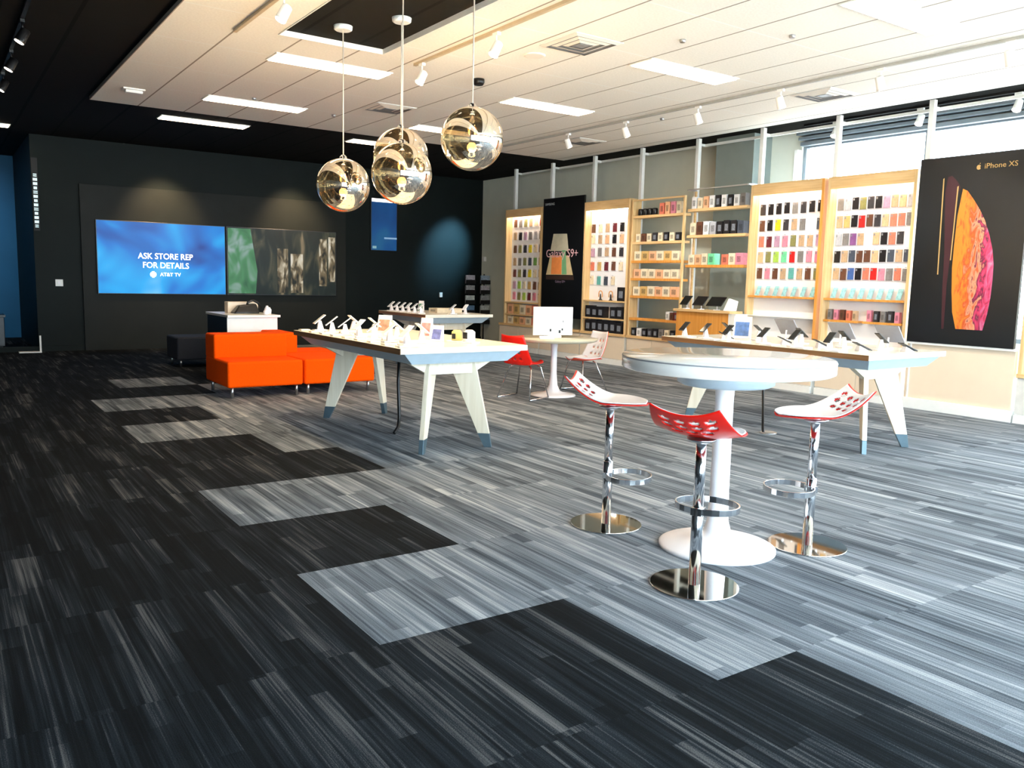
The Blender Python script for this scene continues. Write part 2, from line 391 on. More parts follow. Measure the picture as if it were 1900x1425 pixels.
# ================================================================== CEILING FIXTURES
def troffer(x, y, z, label):
    t = empty('ceiling_light', (x, y, z), 0, label, 'ceiling light', 'long ceiling lights')
    fr = MB(); hx, hy = .69, .17
    fr.box(-hx-.02,-hy-.02,-.012,hx+.02,-hy,.0).box(-hx-.02,hy,-.012,hx+.02,hy+.02,0).box(-hx-.02,-hy,-.012,-hx,hy,0).box(hx,-hy,-.012,hx+.02,hy,0)
    fr.build('frame', M_white, t)
    MB().box(-hx,-hy,-.02,hx,hy,-.002).build('diffuser', M_diff, t, bevel=.006)
    return t
TR = [(3.95,9.53,'long white ceiling light in front of the dark ceiling opening, behind the leftmost globe cord'),
      (3.95,12.3,'long white ceiling light near the back left corner of the white ceiling'),
      (7.22,9.66,'long white ceiling light up and right of the highest mirrored globe'),
      (7.25,7.07,'long white ceiling light in the upper middle right of the tiled ceiling'),
      (7.25,4.42,'largest long white ceiling light, cut by the top edge at right'),
      (7.2,12.3,'long white ceiling light partly behind the highest mirrored globe'),
      (3.83,14.6,'long white ceiling light alone on the dark ceiling above the wall screens',4.05),
      (7.1,14.6,'long white ceiling light on the dark ceiling behind the mirrored globes',4.05),
      (.54,17.4,'white ceiling light on the dark ceiling cut by the left edge',4.05)]
for q in TR: troffer(q[0], q[1], q[3] if len(q) > 3 else 4.0, q[2])
for x, y in ((7.25,1.8),(7.25,-.8),(9.9,-.8)): troffer(x, y, 4.0, 'long white ceiling light behind the viewer, outside the picture')

def vent(x, y, s, label):
    t = empty('ceiling_vent', (x, y, 4.0), 0, label, 'air vent', 'square ceiling air vents')
    a = MB().box(-s,-s,-.006,s,s,-.001); a.build('plate', M_white, t)
    for k in range(3):
        r0 = s*(.98-.27*k); r1 = r0-.045; z = -.008; m = MB()
        q = lambda r, zz: [(-r,-r,zz),(r,-r,zz),(r,r,zz),(-r,r,zz)]
        vs = q(r0, -.010)+q(r1, z-.012)
        m.add(vs, [(0,1,5,4),(1,2,6,5),(2,3,7,6),(3,0,4,7)]); m.build('louver', M_trimw, t)
    m = MB().box(-s*.22,-s*.22,-.02,s*.22,s*.22,-.012); m.build('center_plate', M_grey, t)
    MB().box(-s*.95,-s*.95,-.0085,s*.95,s*.95,-.0065).build('throat_shade', M_grey, t)  # flat grey sheet stands in for the shade inside the vent
vent(5.62, 6.97, .31, 'largest square ceiling vent, upper centre, beside the round speaker')
vent(5.56, 11.3, .31, 'square ceiling vent above the overlapping pair of mirrored globes')
vent(9.42, 6.75, .31, 'square ceiling vent nearest the window side track')
vent(9.45, 11.6, .30, 'small square ceiling vent far back above the fixture posts')
def disc(name, loc, r, h, mtl, label, cat, group=None):
    o = MB().lathe((0,0,0), [(r*.8,-h),(r,-h*.6),(r,0)], 24).build(name, mtl, None, loc); return tag(o, label, cat, group)
disc('ceiling_speaker', (5.5,7.62,4.0), .12, .012, M_trimw, 'flat round white speaker in the ceiling left of the largest vent', 'speaker')
disc('dome_camera', (5.62,8.94,4.0), .07, .07, M_black, 'black dome camera on the white ceiling above the highest globe', 'camera')
for i, (x, y) in enumerate(((7.0,5.42),(5.14,12.3),(6.3,6.2),(3.8,11.9),(9.0,9.2))):
    disc('sprinkler', (x,y,4.0), .03, .03, M_alu, 'small metal sprinkler head in the white tiled ceiling', 'sprinkler', 'ceiling sprinkler heads')
t = empty('smoke_detector', (2.35,12.45,4.0), 0, 'white smoke detector at the back left corner of the white ceiling', 'detector')
MB().box(-.14,-.07,-.02,.14,.07,0).build('base', M_white, t, bevel=.008); MB().box(-.11,-.05,-.06,.11,.05,-.02).build('cover', M_white, t, bevel=.015)

# light tracks and their heads
def track(x, y0, y1, z, mtl, label):
    return tag(MB().box(x-.018, y0, z-.03, x+.018, y1, z-.0015).build('light_track', mtl), label, 'light track', 'ceiling light tracks')
M_trackt = mat('tan_track', (196,178,150), .5)
track(2.62, 1.5, 8.78, 4.0, M_trackt, 'tan light track left of the dark ceiling opening')
track(4.66, 1.5, 8.79, 4.0, M_trackt, 'tan light track right of the dark ceiling opening')
track(8.67, -1, 12.9, 4.0, mat('grey_track', (176,174,168), .5), 'long light track over the shop side in front of the shelves')
track(.86, 4, 16, 4.05, M_black, 'black light track on the dark ceiling at far left')
track(11.15, -1, 8.3, 4.05, M_black, 'black light track in the strip above the side window')
def track_head(name, body, lens):
    t = empty(name, (0,0,0))
    MB().box(-.02,-.045,-.03,.02,.045,0).build('adapter', body, t)
    MB().tube([(0,0,-.03),(0,0,-.09)], .009, 8).build('stem', body, t)
    rt = Matrix.Rotation(math.radians(28), 3, 'Y')
    m = MB().lathe((0,0,0), [(.034,.07),(.045,.06),(.05,-.06),(.054,-.075)], 20)
    m.v = [tuple((rt @ Vector(v)) + Vector((0,0,-.15))) for v in m.v]; m.build('housing', body, t)
    m = MB().lathe((0,0,0), [(.044,-.079),(.044,-.074)], 20)
    m.v = [tuple((rt @ Vector(v)) + Vector((0,0,-.15))) for v in m.v]; m.build('lens', lens, t)
    return t
M_lens = emis('spot_lens_warm', (255,240,215), 6); M_lens2 = mat('spot_lens_off', (176,178,176), .3)
h0 = track_head('track_light', M_white, M_lens); h1 = track_head('track_light', M_white, M_lens); h2 = track_head('track_light', M_black, M_lens)
TH = [(h0,4.66,8.62,'white spotlight on the tan track nearest the highest globe'),(h0,4.66,7.1,'white spotlight on the tan track left of the round ceiling speaker'),
      (h0,2.62,7.35,'white spotlight at the top edge left of the dark ceiling opening'),
      (h1,8.67,4.16,'rightmost white spotlight on the long track by the window'),(h1,8.67,5.51,'second white spotlight from the right on the long track'),
      (h1,8.67,6.83,'third white spotlight from the right on the long track'),(h1,8.67,8.18,'fourth white spotlight from the right on the long track'),
      (h1,8.67,9.62,'fifth white spotlight from the right on the long track'),(h1,8.67,11.01,'farthest white spotlight on the long track')]
first = set()
for h, x, y, lb in TH:
    if id(h) in first: copy_tree(h, (x,y,3.969), PI if x > 8 else 0, lb)
    else: first.add(id(h)); h.location = (x,y,3.969); h.rotation_euler = (0,0,PI if x > 8 else 0); tag(h, lb, 'spotlight', 'white track spotlights')
for h, x, y, lb in TH[3:] + [(0,8.67,2.8,''),(0,8.67,12.4,'')]:
    lamp('SPOT', (x+.08,y,3.78), 105, (1,.93,.83), (10.75,y+.1,1.5), .05, 64, .8)  # spots added to brighten the shelf wall, two of them without a head
for i, y in enumerate((9.9,11.33,12.67)):
    lb = ['topmost','middle','lowest'][i] + ' lit black spotlight on the dark ceiling at far left'
    if i: copy_tree(h2, (.86,y,4.018), 0, lb)
    else: h2.location = (.86,y,4.018); tag(h2, lb, 'spotlight', 'black track spotlights')
for i, y in enumerate((5.2,6.45,7.75)):
    copy_tree(h0, (11.15,y,4.018), 0, ['rightmost','middle','leftmost'][i] + ' small lit spotlight against the bright side window', 'window spotlights')

# ================================================================== PENDANTS
def pendant(x, y, z, zc, label):
    t = empty('globe_pendant', (x,y,zc), 0, label, 'pendant lamp', 'mirrored globe pendants')
    MB().lathe((0,0,0), [(.075,-.045),(.09,-.035),(.095,-.001)], 24).build('canopy', M_white, t)
    MB().tube([(0,0,-.04),(0,0,z-zc+.27)], .0065, 8).build('cord', M_cord, t)
    MB().lathe((0,0,z-zc), [(.03,.20),(.035,.22),(.035,.285),(.02,.30)], 16).build('cap', M_chrome, t)
    prof = [(max(.0005,.27*math.sin(a)), -.27*math.cos(a)) for a in [PI*k/40 for k in range(41)]]
    MB().lathe((0,0,z-zc), prof, 64, cap=False).build('globe', M_ball, t)
    b = MB().lathe((0,0,z-zc-.07), [(max(.0005,.042*math.sin(a)), -.042*math.cos(a)) for a in [PI*k/12 for k in range(13)]], 20, cap=False).build('bulb', M_bulb, t)
    MB().tube([(0,0,z-zc-.03),(0,0,z-zc+.21)], .018, 10).build('lamp_holder', M_black, b)
    lamp('POINT', (x,y,z-.135), 185, (1,.82,.60), None, .03)
pendant(3.50,8.13,2.49,4.048,'leftmost mirrored glass globe pendant, hanging lowest')
pendant(3.84,7.52,2.75,4.048,'mirrored globe pendant mostly hidden behind the central globe')
pendant(3.50,6.83,2.49,4.048,'central mirrored globe pendant in front of another globe')
pendant(3.89,6.28,2.77,4.048,'rightmost mirrored glass globe pendant, hanging highest')

# ================================================================== BACK WALL
def tv(x0, x1, z0, z1, y, smat, label, cat='television'):
    t = empty('wall_screen', ((x0+x1)/2, y, (z0+z1)/2), 0, label, cat)
    w, h = (x1-x0)/2, (z1-z0)/2
    MB().box(-w,-.05,-h,w,.0,h).build('housing', M_black, t, bevel=.005)
    MB().box(-w+.015,-.053,-h+.015,w-.015,-.0505,h-.015).build('display', smat, t)
    return t
M_sblue = screen_mat('blue_sky_screen', [(.3,(0,50,140)),(.48,(0,120,214)),(.60,(16,170,244)),(.8,(150,218,250))], .60, .75, .6, (1,1,1.4))
M_twhite = emis('screen_white', (255,255,255), 1.1)
t = tv(2.64, 5.11, 1.11, 2.55, 18.09, M_sblue, 'wide wall screen showing white words on a bright blue sky')
text('ASK STORE REP', .165, M_twhite, 'lettering', t, (.04,-.056,.04), R_BACK, ext=.001, bold=.0012, sx=.92)
text('FOR DETAILS', .165, M_twhite, 'lettering', t, (.04,-.056,-.14), R_BACK, ext=.001, bold=.0012, sx=.92)
text('AT&T TV', .10, M_twhite, 'lettering', t, (.12,-.056,-.32), R_BACK, ext=.001, bold=.001)
m = MB()
for k in range(6):
    z = -.055+.022*k; w = math.sqrt(max(0,.06**2-z*z)); m.box(-.21-w,-.057,-.32+z-.008,-.21+w,-.0545,-.32+z+.008)
m.build('striped_globe_emblem', M_twhite, t)
M_sdark = screen_mat('dark_video_screen', [(.2,(4,10,10)),(.48,(14,30,28)),(.62,(60,62,46)),(.8,(150,130,100))], .55, 1.6, 1.0, (2.2,1,.8))
t = tv(5.13, 7.59, 1.11, 2.55, 18.09, M_sdark, 'wide wall screen showing a dim green and brown picture')
M_sg = screen_mat('green_leaf_picture', [(.3,(40,90,60)),(.5,(70,130,85)),(.7,(150,170,170)),(.9,(225,225,225))], .6, 1.6, 1.2, (1.5,1,1))
MB().plate([(-1.2,-.055,-.68),(-.62,-.055,-.68),(-.58,-.055,-.2),(-.66,-.055,.3),(-.72,-.055,.69),(-1.2,-.055,.69)], (0,.001,0)).build('leaf_picture', M_sg, t)
M_sw = screen_mat('bottle_picture', [(.35,(20,26,22)),(.5,(110,96,70)),(.65,(200,190,165)),(.9,(240,240,240))], .6, 4, .6, (2,1,.9))
for x0, x1, z0, z1 in ((-.14,.1,-.66,.3),(.16,.44,-.66,.2),(.82,1.0,-.5,.55),(1.04,1.2,-.4,.6)):
    MB().box(x0,-.056,z0,x1,-.0545,z1).build('bottle_shape', M_sw, t, bevel=.05)
M_sport = screen_mat('portrait_blue_screen', [(.3,(4,40,84)),(.55,(8,62,112)),(.8,(30,92,120))], .8, 1.2, .3, (1,1,.6))
t = tv(8.48, 9.16, 2.18, 3.40, 18.15, M_sport, 'narrow upright blue wall screen right of the mirrored globes')
MB().box(-.32,-.056,.52,.33,-.054,.595).build('header_bar', M_twhite, t)
MB().box(0,-.056,-.33,.33,-.054,-.29).build('caption_bar', emis('caption_grey', (110,140,165), .6), t)
MB().box(-.3,-.056,-.56,-.2,-.054,-.5).build('corner_mark', emis('caption_grey2', (110,140,145), .6), t)
t = empty('light_switch', (1.99,18.15,1.31), 0, 'cream switch plate on the dark wall left of the screens', 'switch')
MB().box(-.065,-.012,-.065,.065,0,.065).build('plate', M_white, t, bevel=.004); MB().box(-.02,-.02,-.035,.02,-.012,.035).build('rocker', M_wplast, t)
tag(MB().box(11.53,17.93,2.02,11.6,18.03,2.14).build('wall_sensor', M_white, bevel=.01), 'small white sensor on the side wall in the back corner', 'sensor')
tag(MB().box(10.36,18.12,1.1,10.44,18.15,1.22).build('wall_outlet', M_white, bevel=.006), 'small white outlet low on the back wall by the brochure racks', 'outlet')
# vertical lit sign at the opening on the left
t = empty('vertical_sign', (1.66,18.13,2.9), 0, 'narrow vertical sign with small white marks beside the blue opening', 'sign')
MB().box(-.05,-.0,-.62,.05,.03,.72).build('panel', M_wdark, t)
m = MB(); z = -.56
for k in range(13):
    w = .035 if k % 3 else .028; m.box(-w,-.006,z,w,-.001,z+.05) if k % 4 else m.box(-w,-.006,z,w,-.001,z+.018).box(-w,-.006,z+.032,w,-.001,z+.05); z += .078
m.build('lettering', emis('sign_white', (190,215,220), .55), t)
t = empty('floor_bracket', (1.45,17.9,0), 0, 'small white L-shaped stand on the floor at the opening', 'stand')
MB().box(-.2,-.05,0,.17,.12,.02).build('base', M_white, t); MB().box(.14,-.02,.02,.17,.01,.32).build('upright', M_white, t)
t = empty('floor_cabinet', (.8,19.2,0), 0, 'dark low cabinet at the left edge before the blue wall', 'cabinet')
MB().box(-.5,-.3,.05,.3,.3,.62).build('body', M_black, t, bevel=.01); MB().box(-.52,-.32,.62,.32,.32,.66).build('top', M_black, t); MB().box(-.46,-.26,0,.26,.26,.05).build('plinth', M_black, t)
# brochure racks
def rack(x, label):
    t = empty('brochure_rack', (x,17.7,0), 0, label, 'rack', 'brochure racks')
    MB().box(-.15,-.12,0,.15,.12,.02).build('base', M_black, t)
    MB().box(-.012,.03,.02,.012,.055,1.7).build('pole', M_black, t)
    cols = [(150,170,190),(90,120,150),(185,190,185),(150,150,150),(176,170,178)]
    for k in range(5):
        z = .45+.25*k
        p = MB().box(-.14,-.04,z,.14,-.03,z+.10).box(-.14,.02,z,.14,.03,z+.19).box(-.14,-.03,z,.14,.02,z+.01).build('pocket', M_black, t)
        MB().box(-.125,-.028,z+.012,.125,.012,z+.215).build('leaflets', mat('leaflet_paper', cols[(k+int(x))%5], .6, var=.35, scale=30), p)
rack(10.98, 'left brochure rack of the pair in the back right corner')
rack(11.42, 'right brochure rack of the pair, against the side wall')

# ================================================================== POSTS AND RAIL
POSTY = [6.15,7.53,8.88,10.24,11.62,12.97,14.34,15.70]
for i, y in enumerate(POSTY):
    t = empty('fixture_post', (10.915,y,0), 0, (['rightmost','second','third','fourth','fifth','sixth','seventh','leftmost'][i] + (' white floor-to-ceiling post behind the shelf wall' if i in (0,7) else ' white post from the right behind the shelf wall')), 'post', 'white posts behind the shelves')
    MB().box(-.035,-.035,0,.035,.035,4.045).build('shaft', M_white, t, bevel=.004)
    MB().box(.035,-.012,3.93,.155,.012,3.97).build('arm', M_white, t)
    MB().box(-.05,-.06,0,.06,.06,.015).build('foot', M_white, t)
tag(MB().box(11.06,-1,3.93,11.10,15.75,3.97).build('header_rail', M_white), 'white horizontal rail running behind the tops of the posts', 'rail')

# ================================================================== SHELF WALL
X0 = 10.65
def base_cabinet(y0, y1, label, zt=.60, mt=M_cream, wood_top=True):
    t = empty('base_cabinet', (X0,(y0+y1)/2,0), 0, label, 'cabinet', 'low cabinets under the shelf wall')
    h = (y1-y0)/2
    MB().box(.01,-h+.004,.10,.2,h-.004,zt-.05).build('body', M_white, t)
    MB().box(-.02,-h+.004,0,.2,h-.004,.10).build('plinth', M_white, t)
    for s in (0,1):
        d = MB().box(-.008,-h+.008+s*h,.115,.008,-.006+s*h,zt-.06).build('door', mt, t, bevel=.002)
    MB().box(-.03,-h,zt-.05,.2,h,zt).build('countertop', M_woodh if wood_top else M_white, t, bevel=.003)
    return t
BAYS = {1:(6.13,7.46),2:(7.52,8.84),3:(8.88,10.2),4:(10.24,11.56),5:(11.62,12.93),7:(14.34,15.70)}
base_cabinet(BAYS[1][0],BAYS[1][1],'cream low cabinet under the phone case bay beside the planet poster')
base_cabinet(BAYS[2][0],BAYS[2][1],'cream low cabinet under the second phone case bay from the planet poster')
base_cabinet(BAYS[3][0],BAYS[3][1],'cream low cabinet below the open shelves by the pillar')
base_cabinet(BAYS[4][0],BAYS[4][1],'cream low cabinet below the cream boxes shelves')
base_cabinet(BAYS[5][0],BAYS[5][1],'cream low cabinet beneath the black boxes')
base_cabinet(12.95,14.30,'cream low cabinet below the tall dark phone poster')
base_cabinet(BAYS[7][0],15.85,'cream low cabinet at the far left end of the shelf wall')
base_cabinet(3.3,4.68,'pale grey low cabinet cut by the right edge', .60, mat('pale_grey_door', (218,216,210), .5))
BD = {1:'bay beside planet poster',2:'second bay left of planet poster',5:'bay right of dark phone poster',7:'leftmost bay',3:'open shelves by pillar',4:'open shelves left of pillar'}
def case_bay(n, y0, y1, z0=.60, z1=3.12, label='', side_m=M_wood, open_back=False):
    t = empty('display_bay', (X0,(y0+y1)/2,z0), 0, label, 'display shelving', 'wooden display bays')
    h = (y1-y0)/2; H = z1-z0
    for s in (-1,1): MB().box(0,s*h-(.045 if s>0 else 0),0,.20,s*h+(.045 if s<0 else 0),H).build('side_panel', M_woodo if (n == 2 and s < 0) else side_m, t, bevel=.003)
    MB().box(.0,-h+.045,H-.17,.03,h-.045,H).build('header_panel', M_woodh, t)
    MB().box(.03,-h+.045,H-.03,.20,h-.045,H).build('top_panel', M_woodh, t)
    if not open_back:
        MB().box(.16,-h+.045,0,.19,h-.045,H-.03).build('slatwall_back', M_slat, t)
        zz = H-.185 if n == 5 else H-.15
        MB().box(.035,-h+.06,zz,.075,h-.06,zz+.013).build('light_strip', M_led, t)
    return t
def shelf(t, y0, y1, z, x0=0.0, x1=.16, m=M_woodo, cy=0, z0=.60, th=.03):
    return MB().box(x0, y0-cy, z-z0-th, x1, y1-cy, z-z0).build('shelf', m, t, bevel=.002)
b1 = case_bay(1,*BAYS[1],label='wide maple display bay of phone cases beside the planet poster', z1=3.14)
b2 = case_bay(2,*BAYS[2],label='maple display bay of phone cases, second from the planet poster', z1=3.14)
b5 = case_bay(5,*BAYS[5],label='maple display bay with a bright light strip, beside the dark phone poster', z1=3.12)
b7 = case_bay(7,*BAYS[7],label='narrow-looking maple display bay at the far left end', z1=3.12)
br = case_bay(9,3.3,4.68,label='maple display bay cut off by the right edge of the picture', z1=3.14)
cy = {k:(v[0]+v[1])/2 for k,v in BAYS.items()}
shelf(b1, BAYS[1][0]+.05, BAYS[1][1]-.05, 1.42, cy=cy[1]); shelf(b1, 6.85, 7.40, 1.11, cy=cy[1], x0=.02); shelf(b1, 6.20, 6.78, 1.11, cy=cy[1], x0=.02)
shelf(b2, BAYS[2][0]+.05, BAYS[2][1]-.05, 1.42, cy=cy[2]); shelf(b2, BAYS[2][0]+.05, BAYS[2][1]-.05, 1.11, cy=cy[2], th=.012, m=M_white)
for z in (1.22, .88): shelf(b5, BAYS[5][0]+.05, BAYS[5][1]-.05, z, cy=cy[5], m=M_woodh)
for z in (1.09,.82): shelf(b7, BAYS[7][0]+.05, BAYS[7][1]-.05, z, cy=cy[7], m=M_woodh)
# open shelving, bays 3 and 4
def open_bay(n, zs, label, extra=0):
    y0, y1 = BAYS[n]; t = empty('display_bay', (X0,(y0+y1)/2,.60), 0, label, 'display shelving', 'wooden display bays')
    h = (y1-y0)/2
    if n == 4:
        for s in (-1, 1): MB().box(0,s*h-(.04 if s>0 else 0),0,.20 if s > 0 else .04,s*h+(.04 if s<0 else 0),2.48).build('side_panel', M_wood, t, bevel=.003)
        MB().box(0,-h+.04,2.45,.03,h-.04,2.48).build('top_rail', M_woodh, t)
    else:
        for s in (-1,1): MB().box(.19,s*h-(.03 if s>0 else 0),0,.22,s*h+(.03 if s<0 else 0),2.55).build('side_panel', M_woodh, t)
        MB().box(0,-h+.03,2.55,.03,h-.03,2.57).build('top_rail', M_alu, t)
        MB().box(0,-h,2.55,.22,-h+.02,2.57).build('top_rail', M_alu, t)
        MB().box(0,h-.02,2.55,.22,h,2.57).build('top_rail', M_alu, t)
    for z in zs: shelf(t, y0+.03, y1-.03, z, cy=(y0+y1)/2, x0=-.0, x1=.19, m=M_woodo if z < 2.2 else M_woodh, th=.045)
    return t
Z4 = [2.79,2.32,1.98,1.66,1.34,.93]; Z3 = [2.84,2.40,1.90]
b4 = open_bay(4, Z4, 'maple open shelving with cream boxes left of the pillar')
b3 = open_bay(3, Z3, 'open maple shelves with small boxes in front of the pillar')

# ---- phone cases on hooks
CMESH = {}
def case_mesh(rgb, w=.088, h=.165):
    key = (rgb, w)
    if key in CMESH: return CMESH[key]
    m = MB()
    m.box(0,-w/2-.012,-h/2-.012,.006,w/2+.012,h/2+.025,0)              # clear-white backing card
    m.box(-.018,-w/2,-h/2,-.0005,w/2,h/2,1)                             # the case
    m.box(-.021,w/2-.030,h/2-.042,-.0182,w/2-.010,h/2-.012,2)           # camera opening
    m.tube([(.0055,0,h/2+.016),(-.04,0,h/2+.016)], .003, 6, 2)            # hook
    me = m.mesh('phone_case'); 
    for q in (M_wplast, mat('case_%d_%d_%d' % rgb, rgb, .4, var=.15, scale=30), M_grey): me.materials.append(q)
    CMESH[key] = me; return me
CN = {'black':(22,20,24),'charcoal':(52,50,54),'grey':(128,124,122),'silver':(180,182,190),'tan':(196,164,130),'brown':(104,66,48),'yellow':(228,206,40),'red':(214,34,32),
 'coral':(226,124,100),'pink':(226,140,160),'purple':(136,84,140),'green':(120,168,90),'lime':(170,206,90),'teal':(100,176,168),'blue':(70,104,168),'peach':(240,182,140),
 'olive':(140,136,84),'mauve':(190,150,176),'cream':(236,220,190),'maroon':(110,40,48),'mint':(120,214,160),'slate':(70,78,92),'gold':(214,176,110),'white':(236,236,236)}
def row_cases(n, rowname, z, cols, y_from, y_to, group, word='phone case', w=.088, h=.165, cat='phone case'):
    N = len(cols)
    for i, c in enumerate(cols):
        if c is None: continue
        y = y_from + (y_to-y_from)*i/(N-1)
        o = bpy.data.objects.new('phone_case', case_mesh(CN[c], w, h)); COL.objects.link(o)
        o.location = (X0+.153, y, z+random.uniform(-.006,.006))
        tag(o, '%s %s, %s from left in the %s, %s' % (c, word, ORD[i], rowname, BD[n]), cat, group)
RN = ['top row','second row','third row','fourth row','fifth row','sixth row','seventh row']
G = {1:'phone cases in the bay beside the planet poster',2:'phone cases in the second bay from the planet poster',5:'accessories in the bay beside the dark phone poster',7:'phone cases in the leftmost bay'}
R1 = [['grey','silver','black','olive','charcoal','black','mauve','tan','peach','silver'],
      ['tan','gold','black','red','brown','charcoal','peach','coral','coral','grey'],
      ['silver','grey','purple','tan',None,'peach','black','coral','charcoal',None],
      ['black','tan','slate','brown','brown','peach','black','slate','tan','slate'],
      ['tan','brown','blue','black','coral','red','pink','grey','coral','grey']]
R2 = [['charcoal','black','black','black','grey','charcoal','black','black'],
      ['brown','black','yellow','charcoal','tan','grey',None,'slate'],
      ['coral','maroon','mauve','pink','olive','tan','tan','mauve'],
      ['peach','olive','lime','mint','red','grey','pink','pink'],
      ['brown','pink','brown','tan','teal','tan','brown','olive']]
for r, z in enumerate((2.76,2.51,2.26,2.02,1.77)):
    row_cases(1, RN[r], z, R1[r], 7.33, 6.27, G[1]); row_cases(2, RN[r], z, R2[r], 8.70, 7.66, G[2])
R7 = [['brown','grey','olive','tan','cream','red'],['tan','black','mauve','grey','silver','brown'],['brown','olive','charcoal','yellow','cream','maroon'],
      ['tan','grey','olive','slate','green','tan'],['maroon','olive','charcoal','yellow','cream','tan'],['mauve','lime','cream','gold','brown','tan'],['pink','olive','lime','maroon','pink','cream']]
for r, z in enumerate((2.82,2.54,2.26,1.98,1.72,1.46,1.22)):
    row_cases(7, RN[r], z, R7[r], 15.50, 14.54, G[7], w=.10)
R5 = [['brown','cream','tan','maroon','black','black'],['cream','tan','peach','black','peach','tan'],['mauve','grey','tan','brown','charcoal','olive'],['coral','gold','maroon','brown','cream','black'],['cream','teal','slate','cream',None,'black']]
for r, z in enumerate((2.62,2.40,2.15,1.88,1.60)):
    row_cases(5, RN[r], z, R5[r], 12.80, 11.76, G[5], 'boxed accessory' if r > 3 else 'phone case', w=.10)

# ---- boxes standing on shelves
BM = {}
def box_mesh(rgb, w, d, h, mark=True):
    k = (rgb,w,d,h,mark)
    if k in BM: return BM[k]
    m = MB().box(-d/2,-w/2,0,d/2,w/2,h)
    if mark: m.box(-d/2-.002,-w*.28,h*.22,-d/2-.0005,w*.28,h*.72,1)
    me = m.mesh('product_box'); me.materials.append(mat('carton', rgb, .5, var=.08, scale=20))
    dk = sum(rgb) < 200
    me.materials.append(mat('carton_print', (120,126,136) if dk else tuple(int(v*.72) for v in rgb), .5, var=.3, scale=60)); BM[k] = me; return me
def put_box(rgb, w, d, h, x, y, z, label, group, rz=0, mark=True, name='product_box', cat='box'):
    o = bpy.data.objects.new(name, box_mesh(rgb,w,d,h,mark)); COL.objects.link(o); o.location = (x,y,z+.0015); o.rotation_euler = (0,0,rz)
    return tag(o, label, cat, group)
def shelf_boxes(z, y_from, y_to, cols, h, d, desc, group, x=X0+.084, w=None, mark=True):
    N = len(cols); st = (y_to-y_from)/N
    for i, c in enumerate(cols):
        if c is None: continue
        put_box(CN[c], abs(st)*(w or .78), d, h*random.uniform(.92,1.05), x, y_from+st*(i+.5), z, '%s box, %s from left, %s' % (c, ORD[i], desc), group, mark=mark)
# bay 4
shelf_boxes(2.79, 10.90, 10.35, ['coral','peach','pink','cream'], .20, .10, 'on top shelf of the cream box shelving', 'boxes on open shelves')
shelf_boxes(2.32, 11.48, 10.34, ['cream','brown','cream','charcoal','cream','black','cream','black'], .15, .10, 'second shelf of the cream box shelving', 'boxes on open shelves')
shelf_boxes(1.98, 11.48, 10.34, ['cream','gold','peach','cream','gold','cream'], .16, .12, 'third shelf of the cream box shelving', 'boxes on open shelves', w=.95)
shelf_boxes(1.66, 11.48, 10.34, ['peach','cream','cream','peach','cream','cream'], .17, .12, 'fourth shelf of the cream box shelving', 'boxes on open shelves', w=.95)
shelf_boxes(1.34, 11.48, 10.34, ['cream','gold','cream','peach','cream','peach'], .17, .12, 'fifth shelf of the cream box shelving', 'boxes on open shelves', w=.95)
shelf_boxes(.93, 10.62, 10.32, ['white','brown','maroon'], .14, .10, 'right end of the sixth shelf of cream box shelving', 'boxes on open shelves')
shelf_boxes(.60, 11.48, 10.34, ['black','white','black','charcoal','black','grey','cream','black'], .15, .14, 'bottom of the cream box shelving', 'boxes on open shelves')
def roll(y0, y1):   # row of dark cylinders on the top shelf
    for i in range(4):
        y = y0 + (y1-y0)*(i+.5)/4
        o = MB().lathe((0,0,0), [(.045,0),(.052,.01),(.052,.10),(.044,.12)], 16).build('speaker_can', M_black, None, (X0+.08,y,2.792))
        tag(o, 'small black cylinder speaker, %s from left on the top open shelf' % ORD[i], 'speaker', 'small black cylinder speakers')
roll(11.46, 10.98)
# bay 3
shelf_boxes(2.84, 10.12, 8.95, ['white','cream','peach','white','black','white','black','white','grey'], .19, .12, 'on top shelf before the pillar', 'boxes on shelves by the pillar')
shelf_boxes(2.40, 10.12, 8.95, ['cream','brown','white','silver','black','black','black','slate'], .21, .14, 'on second shelf before the pillar', 'boxes on shelves by the pillar', w=.85)
shelf_boxes(1.90, 10.12, 8.95, ['cream','peach','cream','mint',None,'coral','cream','pink'], .18, .14, 'on third shelf before the pillar', 'boxes on shelves by the pillar', w=.92)
# bay 1 small packs
shelf_boxes(1.11, 7.38, 6.88, ['grey','pink','brown','coral','tan'], .15, .06, 'left small shelf beside the planet poster', 'small packs on shelves', w=.6)
shelf_boxes(1.11, 6.76, 6.24, ['pink','charcoal','grey','charcoal','pink'], .15, .06, 'right small shelf beside the planet poster', 'small packs on shelves', w=.6)
# screen protector packs leaning on the 1.42 shelves
pk = MB(); pk.hexa([(-.05,-.035,0),(-.04,-.035,0),(-.04,.035,0),(-.05,.035,0)],[(.02,-.035,.15),(.03,-.035,.15),(.03,.035,.15),(.02,.035,.15)]); 
pme = pk.mesh('screen_protector_pack'); pme.materials.append(mat('clear_teal_pack', (150,200,205), .15, var=.3, scale=25))
for n, ys_, cnt in ((1,(7.30,6.30),8),(2,(8.66,7.66),7)):
    for i in range(cnt):
        o = bpy.data.objects.new('screen_protector_pack', pme); COL.objects.link(o); o.location = (X0+.10, ys_[0]+(ys_[1]-ys_[0])*i/(cnt-1), 1.422)
        tag(o, 'clear teal pack, %s from left along the long shelf, %s' % (ORD[i], BD[n]), 'pack', 'screen protector packs')
